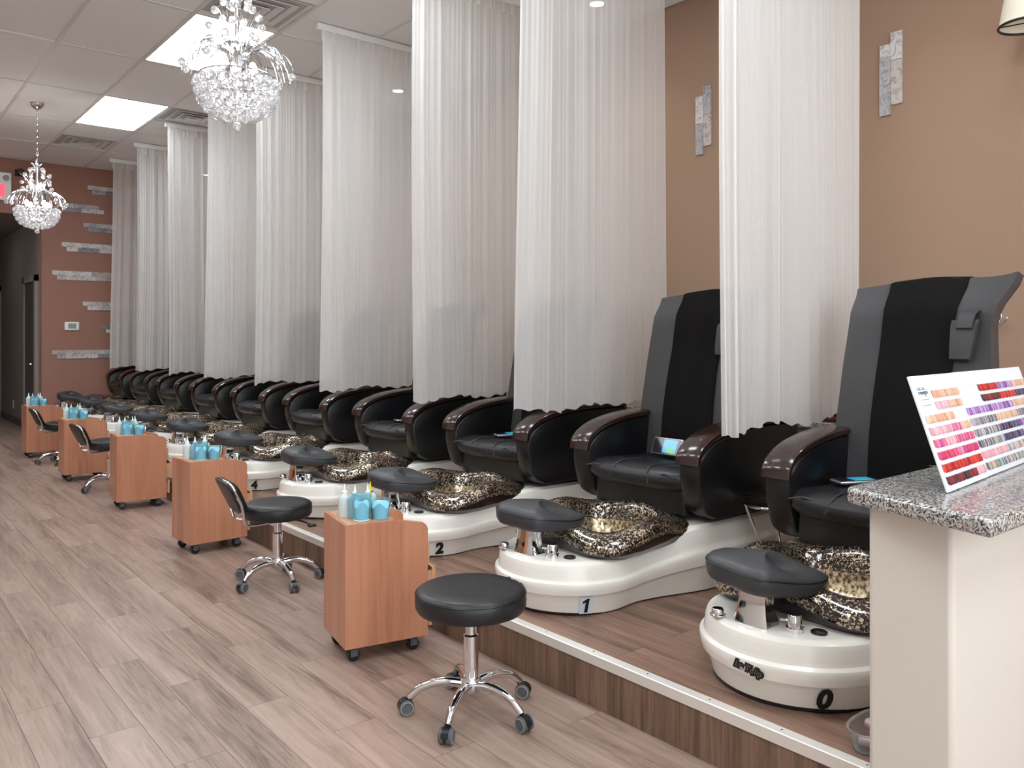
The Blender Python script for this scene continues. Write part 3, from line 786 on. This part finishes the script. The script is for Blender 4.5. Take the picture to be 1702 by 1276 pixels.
def seat_disc(t, r, z):
    m = MB().lathe([(r*.86,z-.078),(r*.95,z-.072),(r*.99,z-.06),(r,z-.04),(r*.995,z-.022),(r*.96,z-.008),(r*.88,z-.001),(r*.6,z+.002),(r*.3,z+.002),(.002,z+.002)], n=48)
    s = m.obj('seat', 'leather_soft', t, 60)
    MB().tube([(r*.985*cos(2*pi*i/48), r*.985*sin(2*pi*i/48), z-.016) for i in range(48)], .0025, 5, cyc=True).obj('piping', 'leather', s, 60)
    MB().lathe([(.05,z-.085),(.07,z-.079)], n=16).obj('seat_plate', 'black_plastic', t)
st = thing('swivel_stool', 'round black backless stool on five chrome legs in the foreground', 'stool', (1.628, 2.188, 0), 0, 'rolling stools')
stool_base(st, radians(-3), .42); seat_disc(st, .186, .42)
def back_stool(x, y, rz, label, rot):
    t = thing('swivel_stool', label, 'stool', (x, y, 0), rz, 'rolling stools')
    stool_base(t, rot, .41); seat_disc(t, .172, .41)
    # backrest panel (local -x is the back), leaning back
    def P(u, v, d):      # u -1..1 across, v 0..1 up
        return (-.195 - .075*v + d + .012*(1-u*u)*-1, .145*u*(.80+.20*v), .385+.165*v)
    pan = MB(); rings = []
    sh = []
    for i in range(28):
        a = 2*pi*i/28; cu, cv = cos(a), sin(a)
        n = 4.5; q = (abs(cu)**n + abs(cv)**n)**(-1/n); sh.append((cu*q, .5+.5*cv*q))
    for d, s in ((-.016,.9),(-.012,.98),(0,1),(.02,1),(.03,.94),(.034,.7),(.036,.05)):
        rings.append([P(u*s, .5+(v-.5)*s, d) for u, v in sh])
    pan.loft(rings); b = pan.obj('backrest', 'leather', t, 50)
    MB().tube([P(u*1.0, .5+(v-.5)*1.0, .002) for u, v in sh], .007, 7, cyc=True).obj('chrome_edge', 'chrome', b, 60)
    fr = MB()
    for s in (-1, 1):
        fr.tube(catmull([P(.95*s, .55, -.002), P(.93*s, .1, 0), (-.19, .10*s, .335), (-.15, .085*s, .322), (-.02, .06*s, .322)], 5), .007, 7)
    fr.tube([P(-.6, .02, -.012), (-.215, 0, .345), P(.6, .02, -.012)], .005, 6)
    fr.obj('back_frame', 'chrome', t, 60)
    lv = MB().tube([(.03, -.03, .325), (.09, -.10, .318), (.13, -.13, .30)], .004, 6).obj('height_lever', 'black_plastic', t, 60)
    MB().loft([[(.13+a*.02, -.13+b*.014-.01, z) for a, b in ((-1,-1),(1,-1),(1,1),(-1,1))] for z in (.292,.304)]).obj('lever_paddle', 'black_plastic', lv, bevel=.004)
back_stool(1.74, 3.99, radians(-6), 'black swivel stool with chrome-edged backrest between the two nearest carts', radians(-14))
back_stool(1.74, 7.30, radians(4), 'black swivel stool with backrest in front of the fourth cart', radians(50))
back_stool(1.74, 9.12, radians(0), 'farthest black swivel stool, in front of the farthest cart', radians(30))

# ================================================================== CHANDELIERS
BEAD = None
def bead_mesh():
    import bmesh
    me = bpy.data.meshes.new('crystal'); bm = bmesh.new(); bmesh.ops.create_icosphere(bm, subdivisions=2, radius=1.0); bm.to_mesh(me); bm.free()
    me.materials.append(M['crystal']); return me
BEAD = bead_mesh()
def chandelier(x, y, label, seed):
    r = random.Random(seed); t = thing('chandelier', label, 'chandelier', (x, y, CEIL), 0, 'crystal chandeliers')
    Z = lambda z: z - CEIL
    MB().lathe([(.006,Z(3.39)),(.03,Z(3.40)),(.05,Z(3.42)),(.058,Z(3.435)),(.06,Z(3.444))], n=24).obj('canopy', 'chrome', t, 40)
    ch = MB(); z = 2.93; i = 0
    while z < 3.39:
        pts = []
        for j in range(12):
            a = 2*pi*j/12; u, v = .008*cos(a), .019*sin(a)
            pts.append((u, 0, Z(z+.015)+v) if i % 2 else (0, u, Z(z+.015)+v))
        ch.tube(pts, .0022, 5, cyc=True); z += .03; i += 1
    ch = ch.obj('chain', 'chrome', t, 60); ch['kind'] = 'stuff'
    MB().lathe([(.004,Z(2.27)),(.012,Z(2.30)),(.02,Z(2.45)),(.03,Z(2.47)),(.014,Z(2.5)),(.012,Z(2.58)),(.05,Z(2.60)),(.07,Z(2.625)),(.055,Z(2.62)),(.012,Z(2.63)),(.010,Z(2.80)),(.022,Z(2.83)),(.006,Z(2.93))], n=20).obj('stem', 'chrome', t, 40)
    hoop = MB()
    for rr, zz in ((.172,2.475),(.168,2.425),(.15,2.37),(.11,2.32)):
        hoop.tube([(rr*cos(2*pi*j/36), rr*sin(2*pi*j/36), Z(zz)) for j in range(36)], .004, 5, cyc=True)
    for j in range(6):
        a = 2*pi*j/6; hoop.tube([(.02*cos(a),.02*sin(a),Z(2.47)),(.172*cos(a),.172*sin(a),Z(2.475))], .004, 5)
    hoop.obj('basket_frame', 'chrome', t, 60)
    def bead(px, py, pz, s):
        o = link('crystal', BEAD, t); o.location = (px, py, pz); o.scale = (s, s, s); o.rotation_euler = (r.uniform(0,3), r.uniform(0,3), r.uniform(0,3))
    for zz, rr, n, s in ((2.285,.05,7,.020),(2.298,.095,12,.021),(2.322,.132,16,.022),(2.355,.158,19,.023),(2.395,.174,21,.0235),(2.437,.18,21,.024)):
        for j in range(n):
            a = 2*pi*(j+.5*(n % 2))/n + zz*40; bead(rr*cos(a), rr*sin(a), Z(zz), s)
    bead(0, 0, Z(2.245), .021)
    w = MB()
    for j in range(84):                                    # drooping fronds
        a = 2*pi*j/84 + r.uniform(-.05,.05); R = r.uniform(.18,.25); dz = r.uniform(-.05,.02)
        w.tube(catmull([(.025*cos(a),.025*sin(a),Z(2.50)), (.05*cos(a),.05*sin(a),Z(2.585)), (R*.55*cos(a),R*.55*sin(a),Z(2.625)), (R*.9*cos(a),R*.9*sin(a),Z(2.585)), (R*1.05*cos(a),R*1.05*sin(a),Z(2.52+dz))], 4), .0016, 4)
    for j in range(48):                                    # upright fronds
        a = 2*pi*j/48 + r.uniform(-.06,.06); R = r.uniform(.06,.15); h = r.uniform(.10,.19)
        w.tube(catmull([(.05*cos(a),.05*sin(a),Z(2.615)), ((.05+R*.15)*cos(a),(.05+R*.15)*sin(a),Z(2.615+h*.55)), ((.04+R*.7)*cos(a),(.04+R*.7)*sin(a),Z(2.615+h))], 4), .0015, 4)
    for j in range(20):
        a = 2*pi*j/20; R = r.uniform(.03,.06)
        w.tube(catmull([(.015*cos(a),.015*sin(a),Z(2.80)), (R*.5*cos(a),R*.5*sin(a),Z(2.86)), (R*cos(a),R*sin(a),Z(2.88))], 3), .0015, 4)
    w = w.obj('wire_fronds', 'chrome', t, 60); w['kind'] = 'stuff'
    for j in range(9):
        a = 2*pi*j/9 + .3; bead(.25*cos(a), .25*sin(a), Z(2.50 + .02*(j % 2)), .019)
    for zz, R, n in ((2.645,.12,6),(2.70,.125,5),(2.775,.10,6),(2.825,.06,5)):
        for j in range(n): a = 2*pi*j/n + zz*9; bead(R*cos(a), R*sin(a), Z(zz), .019)
    bead(0, 0, Z(2.86), .02)
    for j in range(4):
        a = 2*pi*j/4 + .4
        b = MB().lathe([(.009,Z(2.475)),(.016,Z(2.487)),(.02,Z(2.505)),(.012,Z(2.525)),(.002,Z(2.532))], (.10*cos(a), .10*sin(a)), 10).obj('bulb', 'bulb_glow', t, 40)
    MB().lathe([(.008,Z(2.65)),(.017,Z(2.672)),(.008,Z(2.7)),(.002,Z(2.708))], (.03, 0), 10).obj('bulb', 'bulb_glow', t, 40)
    for j in range(2):
        d = bpy.data.lights.new('chandelier_glow', 'POINT'); d.energy = 10; d.color = (1, .95, .9); d.shadow_soft_size = .05
        o = bpy.data.objects.new('chandelier_glow', d); COL.objects.link(o); o.parent = t; o.location = (0, 0, Z(2.41 if j else 2.70))
chandelier(1.46, 3.81, 'crystal chandelier hanging nearer the viewer, in front of a light panel', 3)
chandelier(1.46, 8.80, 'crystal chandelier hanging farther back near the end wall', 5)

# ================================================================== COUNTER AND NAIL DISPLAY
CT = .90
cb = thing('reception_counter', 'cream half-height counter with speckled grey granite top at right', 'counter', (1.78, .64, 0))
def rel(m): m.o = (1.78, .64, 0); return m
rel(MB()).box(1.855, 3.4, .755, .945, 0, CT-.038).obj('body', 'wall_cream', cb, bevel=.012)
m = rel(MB())
pol = [(1.70,.62),(3.45,.62),(3.45,1.01),(1.80,1.01)]
P = [(1.705,.625),(3.45,.61),(3.45,1.0)] + [(1.845+.035*cos(a), .95+.035*sin(a)) for a in [pi/2+pi/10*i for i in range(6)]]
m.prism(P, 'z', CT-.038, CT).obj('granite_top', 'granite', cb, bevel=.010, seg=3)

def tips_board(ox, w, label, seed, header, dy):
    t = thing('nail_colour_display', label, 'colour display', (ox, .795+dy, CT+.001), radians(5), 'nail colour display boards')
    lean = math.atan2(.085, .255); H = .27
    def bp(x, h, d): return (x, h*sin(lean)-d*cos(lean), h*cos(lean)+d*sin(lean))      # d outwards
    def slab(x0, x1, h0, h1, d0, d1):
        return [bp(x,h,d) for d in (d0,d1) for x,h in ((x0,h0),(x1,h0),(x1,h1),(x0,h1))]
    B = [(0,3,2,1),(4,5,6,7),(0,1,5,4),(1,2,6,5),(2,3,7,6),(3,0,4,7)]
    MB().add(slab(0,w,0,H,0,.006), B).obj('board', 'board_white', t, bevel=.0015)
    MB().add([(.04,0,.0005),(.12,0,.0005),(.08,.16,.0005),(.04,0,.003),(.12,0,.003),(.08,.16,.003)], [(0,2,1),(3,4,5),(0,1,4,3),(1,2,5,4),(2,0,3,5)]).obj('easel_foot', 'clear_plastic', t)
    r = random.Random(seed)
    pal = {'nude': [(232,196,170),(226,178,150),(240,210,190),(222,168,140)], 'blush': [(238,188,196),(228,160,170),(240,200,205),(220,170,190)], 'pink': [(226,96,140),(236,130,160),(214,70,120),(232,150,180),(190,80,160)],
        'hot': [(206,40,100),(222,60,90),(190,40,130),(226,80,110)], 'red': [(206,36,50),(188,24,40),(222,70,50),(170,20,44)], 'wine': [(130,26,50),(96,24,44),(60,30,40),(160,30,60),(40,34,44)],
        'lilac': [(190,150,210),(160,110,190),(210,180,220),(130,80,160)], 'grey': [(160,160,165),(120,118,128),(190,188,190),(90,88,100)], 'navy': [(70,70,120),(50,50,80),(110,110,160),(40,40,60)], 'mix': [(120,150,150),(180,190,190),(210,180,150),(90,120,130),(220,190,190)]}
    rows = header
    for j, kinds in enumerate(rows):
        h0 = H - .030 - (j+1)*.0283
        m = MB(); cols = []
        n = int((w-.02)/.0052)
        for i in range(n):
            x = .012 + i*.0052
            kind = kinds[min(len(kinds)-1, int(i/n*len(kinds)))]
            if kind is None or (i % 11 == 10): continue
            c = c8(*r.choice(pal[kind])); x1 = x+.0044
            vs = [bp(x,h0+.004,.007), bp(x1,h0+.004,.007), bp((x+x1)/2,h0-.001,.011), bp(x,h0+.02,.007), bp(x1,h0+.02,.007), bp(x,h0+.006,.012), bp(x1,h0+.006,.012), bp(x,h0+.018,.011), bp(x1,h0+.018,.011)]
            fs = [(0,2,5),(1,6,2),(2,6,5),(5,6,8,7),(7,8,4,3),(0,5,7,3),(1,4,8,6)]
            m.add(vs, fs); cols += [c]*len(fs)
        if not m.f: continue
        # colours are set before normals are fixed, so keep face order
        me = bpy.data.meshes.new('tip_row'); me.from_pydata(m.v, [], m.f); me.materials.append(M['nail_varnish'])
        ca = me.color_attributes.new('tip_colour', 'FLOAT_COLOR', 'CORNER')
        buf = []
        for p, c in zip(me.polygons, cols): buf += list(c)*p.loop_total
        ca.data.foreach_set('color', buf); me.update()
        o = link('tip_row', me, t); o['kind'] = 'stuff'; o['label'] = 'row of painted nail tips'
        MB().add(slab(.008, w-.008, h0+.0195, h0+.0225, .006, .0085), B).obj('tip_rail', 'board_white', t)
    return t, bp, lean
t1, bp, lean = tips_board(1.915, .295, 'white nail colour board with pink and red tips at the end of the counter', 11,
    [[None, 'nude', 'nude'], [None, 'blush', 'nude'], ['nude', 'nude', None], ['blush', 'blush', 'pink', 'nude'], ['pink', 'blush', 'pink', 'pink'], ['hot', 'pink', 'hot'], ['red', 'red', 'red'], ['wine', 'wine', 'wine', 'blush']], 0)
mt = frame(bp(.05, .232, .0072), (1,0,0), (0, sin(lean), cos(lean)))
me = text_mesh('Nailys', .024, .0003, .2, .0004); me.materials.append(M['print_grey']); o = link('logo_lettering', me, t1); o.matrix_local = mt
for j in range(3):
    me = MB().box(-.026+.006*(j%2), .026, -.0006, .0006, 0, .0003).mesh('print_line', 'print_grey'); o = link('print_line', me, t1); o.matrix_local = frame(bp(.05, .212-.007*j, .0068), (1,0,0), (0, sin(lean), cos(lean)))
tips_board(2.212, .62, 'second nail colour board with purple and grey tips, cut by the picture edge', 12,
    [[None, 'red', 'lilac', 'nude'], [None, 'wine', 'red', 'navy'], ['lilac', 'lilac', 'nude'], ['grey', 'nude', 'grey'], ['grey', 'navy', 'lilac'], ['grey', 'navy', 'nude'], ['blush', 'mix', 'grey'], ['mix', 'mix', 'nude']], .028)

# ================================================================== WALL PIECES
def mosaic(label, origin, horizontal, rows, seed, group):
    r = random.Random(seed); t = thing('mosaic_strip', label, 'wall mosaic', origin, 0, group)
    for (a0, a1, b0, b1) in rows:        # a along, b across
        a = a0
        while a < a1-.005:
            l = min(a1-a, r.uniform(.10, .30)); 
            if a1-a-l < .05: l = a1-a
            th = r.uniform(.010, .016)
            mm = MB()
            if horizontal: mm.box(a+.0008, a+l-.0008, -th, 0, b0+.0008, b1-.0008)
            else: mm.box(-th, 0, b0+.0008, b1-.0008, a+.0008, a+l-.0008)
            mm.obj('tile', 'marble_'+r.choice('aabcd'), t); a += l
HF = 10.55
def far_x(u): tt = (u-851)/1361; return (.6366*FAR_Y*1 + tt*.7712*FAR_Y)/(.7712 - tt*.6366)
def far_z(u, v): x = far_x(u); d = .6366*x + .7712*FAR_Y; return 1.25 + (560-v)*d/1361
lab = ['topmost short marble mosaic strip on the reddish wall', 'second highest marble mosaic strip, behind the farther chandelier', 'third marble mosaic strip from the top on the reddish wall', 'fourth marble mosaic strip from the top on the reddish wall',
    'long marble mosaic strip at mid height on the reddish wall', 'marble mosaic strip just above the thermostat', 'shortest marble mosaic strip, right of the thermostat', 'lowest long marble mosaic strip, below the thermostat']
for i, (u0, v0, v1, xe) in enumerate(((145,308,322,3.6), (96,336,350,2.72), (138,370,384,3.5), (102,402,417,3.7), (86,449,464,3.9), (137,501,515,3.5), (168,541,553,3.3), (86,582,596,3.8))):
    x0 = far_x(u0); za, zb = far_z(u0, v0), far_z(u0, v1); zm = (za+zb)/2
    mosaic(lab[i], (x0, FAR_Y-.0005, zb), True, [(0, xe-x0-.06, zm-zb, za-zb), (.055, xe-x0, 0, zm-zb)], 40+i, 'horizontal mosaic strips on the reddish wall')
for i, (yc, l) in enumerate(((2.055, 'vertical marble mosaic strip high on the brown wall, above the nearest chair'), (3.262, 'vertical marble mosaic strip on the brown wall between the two nearest curtains'))):
    mosaic(l, (WALL_X-.0005, yc, 2.42), False, [(0, .375, 0, .06), (.05, .43, -.06, 0)], 60+i, 'vertical mosaic strips on the brown wall')

t = thing('thermostat', 'white thermostat with grey display on the reddish wall', 'thermostat', (far_x(119), FAR_Y, far_z(119, 542)))
MB().box(-.085, .085, -.028, -.001, -.055, .055).obj('housing', 'white_plastic', t, bevel=.012)
MB().box(-.045, .045, -.031, -.028, -.03, .035).obj('display', 'lcd_grey', t)
t = thing('exit_sign', 'white box sign with red panel over the hallway opening', 'exit sign', (far_x(-8), FAR_Y-.001, far_z(0, 310)))
MB().box(-.25, .16, -.07, 0, -.17, .17).obj('housing', 'white_plastic', t, bevel=.008)
MB().box(-.22, .09, -.074, -.07, -.13, .02).obj('red_panel', 'exit_red', t)
for xx in (.1,): MB().loft([[(xx+rr*cos(2*pi*i/16), yy, .10+rr*sin(2*pi*i/16)) for i in range(16)] for yy, rr in ((-.07,.03),(-.085,.035),(-.10,.03))]).obj('emergency_lamp', 'grey_ring', t, 40)
t = thing('security_camera', 'small dark dome device on the reddish wall under the ceiling', 'camera', (far_x(32), FAR_Y-.001, far_z(32, 288)))
MB().box(-.05, .05, -.02, 0, -.04, .04).obj('bracket', 'bronze', t, bevel=.004)
MB().loft([[(rr*cos(2*pi*i/16), yy, rr*sin(2*pi*i/16)) for i in range(16)] for yy, rr in ((-.02,.04),(-.11,.045),(-.13,.035))]).obj('camera_body', 'bronze', t, 40)
t = thing('wall_socket', 'pale outlet cover low on the dark hallway wall', 'wall socket', (2.0, 13.87, .27))
MB().box(-.008, -.001, -.04, .04, -.065, .065).obj('cover_plate', 'socket_box', t, bevel=.002)
for z in (-.028, .028): MB().box(-.0095, -.008, -.016, .016, z-.014, z+.014).obj('outlet', 'white_plastic', t)
# fill lamp added to brighten the hallway, unseen beyond the opening
t = thing('hallway_fill_light', 'added flat round fill lamp in the dark hallway, out of view', 'ceiling light', (1.1, 13.6, 2.78))
MB().lathe([(.15,-.001),(.16,-.01),(.15,-.045),(.08,-.06),(.01,-.062)], n=32).obj('diffuser', 'hall_fill_glow', t, 40)
MB().lathe([(.165,-.001),(.17,-.012)], n=32).obj('rim', 'brushed', t, 40)
# robe hook
t = thing('robe_hook', 'small chrome double robe hook on the brown wall', 'hook', (WALL_X, 1.545, 1.34))
MB().loft([[(xx, rr*.8*cos(2*pi*i/20), rr*sin(2*pi*i/20)+.006) for i in range(20)] for xx, rr in ((-.001,.028),(-.006,.028),(-.009,.022))]).obj('wall_plate', 'brushed', t, 40)
for s in (-1, 1):
    MB().tube(catmull([(-.008,.006*s,-.005),(-.03,.02*s,-.022),(-.045,.04*s,-.024),(-.05,.055*s,-.008),(-.05,.058*s,.008)], 5), [.005]*20+[.006], 8).obj('prong', 'chrome', t, 60)
# sconce
t = thing('wall_sconce', 'wall lamp with cream fabric shade at the top right edge', 'wall lamp', (WALL_X, 1.36, 2.575))
MB().box(-.03, -.001, -.03, .03, -.30, -.1).obj('wall_plate', 'bronze', t, bevel=.006)
MB().tube(catmull([(-.03,0,-.2),(-.10,0,-.23),(-.16,0,-.16),(-.17,0,.02),(-.17,0,.10)], 6), .009, 8).obj('arm', 'bronze', t, 60)
sh = MB(); sh.lathe([(.115,.07),(.075,.30),(.072,.30),(.112,.07)], (-.17,0), 36, False, False); sh = sh.obj('shade', 'cream_shade', t, 60)
sr = MB()
sr.tube([(-.17+.114*cos(2*pi*i/36), .114*sin(2*pi*i/36), .072) for i in range(36)], .006, 6, cyc=True)
for a in (0, 2.1, 4.2): sr.tube([(-.17, 0, .085), (-.17+.11*cos(a), .11*sin(a), .075)], .003, 5)
sr.obj('shade_ring', 'bronze', sh, 60)
# downlights over the chairs
for i, y in enumerate((1.34, 3.81, 6.29, 8.77, 11.2)):
    t = thing('downlight', ['small round downlight over the nearest chair, out of view', 'small round downlight seen through the second curtain at the top edge', 'small round downlight seen through the fourth curtain', 'small round downlight far along the row of chairs', 'small round downlight in the far corner'][i], 'downlight', (3.87, y, CEIL), 0, 'downlights above the chairs')
    MB().lathe([(.062,.002),(.062,-.006),(.048,-.006),(.044,.002)], n=24, cap0=False, cap1=False).obj('trim_ring', 'white_plastic', t, 40)
    MB().lathe([(.045,.0015),(.045,-.002)], n=24).obj('lens', 'spot_lens', t)
    d = bpy.data.lights.new('downlight_lamp', 'SPOT'); d.energy = 9; d.spot_size = radians(100); d.spot_blend = .6; d.color = (1,.93,.85); d.shadow_soft_size = .05
    o = bpy.data.objects.new('downlight_lamp', d); COL.objects.link(o); o.parent = t; o.location = (0,0,-.02)

# ================================================================== SMALL THINGS
def remote(x, y, z, rx, ry, rz, label):
    t = thing('remote_control', label, 'remote', (x, y, z), 0, 'touch screen remotes on the chairs'); t.rotation_euler = (rx, ry, rz)
    MB().box(-.088, .088, -.042, .042, 0, .011).obj('housing', 'phone_edge', t, bevel=.004)
    s = MB().box(-.082, .082, -.037, .037, .0112, .0122).obj('screen', 'screen_dark', t)
    MB().box(-.02, .062, -.033, .033, .0123, .0127).obj('display', 'screen_blue', s)
    MB().box(.0, .05, -.03, -.012, .0128, .0131).obj('display_icons', 'screen_green', s)
remote(3.05, CY[0]+.17, .688, .0, -.02, radians(-30), 'handheld remote with lit blue screen on the seat of the nearest chair')
remote(3.085, CY[1]+.07, .722, radians(66), 0, radians(-90), 'handheld remote propped against the backrest of the chair marked 1')
remote(2.98, CY[2]+.06, .688, 0, -.02, radians(-18), 'handheld remote with lit screen on the seat of the chair marked 2')
remote(2.98, CY[3]+.06, .688, 0, -.02, radians(-14), 'handheld remote with lit screen on the chair next beyond the one marked 2')
remote(2.98, CY[6]-.02, .70, radians(30), 0, radians(-12), 'handheld remote with lit screen on the seventh chair from the counter')
remote(2.98, CY[8]+.0, .70, radians(30), 0, radians(-12), 'handheld remote on the last but one chair in the row')
# folding stand between chairs 0 and 1
t = thing('folding_stand', 'black topped folding stand with chrome legs between the two nearest chairs', 'stand', (3.12, 2.0, PLAT_Z))
MB().box(-.10, .13, -.085, .085, .375, .40).obj('tray', 'black_plastic', t, bevel=.008)
MB().tube(catmull([(-.10,-.085,.36),(-.125,-.03,.357),(-.125,.03,.357),(-.10,.085,.36)], 6), .008, 8).obj('front_rail', 'chrome', t, 60)
for a, b in ((-.075, -.03), (.075, -.02)):
    MB().tube([(-.11, a, .36), (-.02, b, .008)], .007, 8).obj('leg', 'chrome', t, 60)
    MB().tube([(.10, a, .37), (.02, b*2.2, .008)], .007, 8).obj('leg', 'chrome', t, 60)
# open clear plastic tray with pink bottles at the end of the platform
t = thing('plastic_tray', 'open clear plastic tray on the platform end beside the counter', 'tray', (2.12, 1.055, PLAT_Z+.001))
m = MB(); R = lambda a, b, z: chaikin([(-a,-b,z),(a,-b,z),(a,b,z),(-a,b,z)], 2)
m.loft([R(.085,.04,0), R(.10,.05,.055), R(.107,.056,.056), R(.107,.056,.059), R(.098,.048,.058), R(.083,.038,.003)]); m.obj('tray_shell', 'clear_plastic', t, 40)
for i, (lx, ly, a) in enumerate(((-.05,.0,.3), (.01,.02,-.4), (.03,-.03,.1), (-.02,-.03,1.2))):
    b = thing('polish_bottle', ['small pinkish polish bottle lying leftmost in the clear tray', 'small pinkish polish bottle lying at the back of the clear tray', 'small pinkish polish bottle lying at the right of the clear tray', 'small pinkish polish bottle lying at the front of the clear tray'][i], 'bottle', (2.12+lx, 1.055+ly*.7, PLAT_Z+.022+.018*(i%2)), 0, 'polish bottles in the clear tray'); b.rotation_euler = (radians(90), 0, a)
    MB().lathe([(.013,-.02),(.014,-.017),(.014,.012),(.006,.017)], n=14).obj('glass', 'box_pink', b, 40)
    MB().lathe([(.007,.017),(.006,.042)], n=12).obj('cap', 'chrome', b, 40)
for i, (y, l) in enumerate(((2.30, 'dark red folded towel on the granite ledge behind the nearest curtain'), (3.30, 'dark red folded towel on the granite ledge behind the second curtain'))):
    t = thing('folded_towel', l, 'towel', (4.12, y, .806), 0, 'dark red towels on the ledge')
    MB().box(-.1, .1, -.16, .16, 0, .028).obj('lower_fold', 'towel_red', t, bevel=.012); MB().box(-.097, .1, -.157, .158, .0285, .056).obj('upper_fold', 'towel_red', t, bevel=.012)
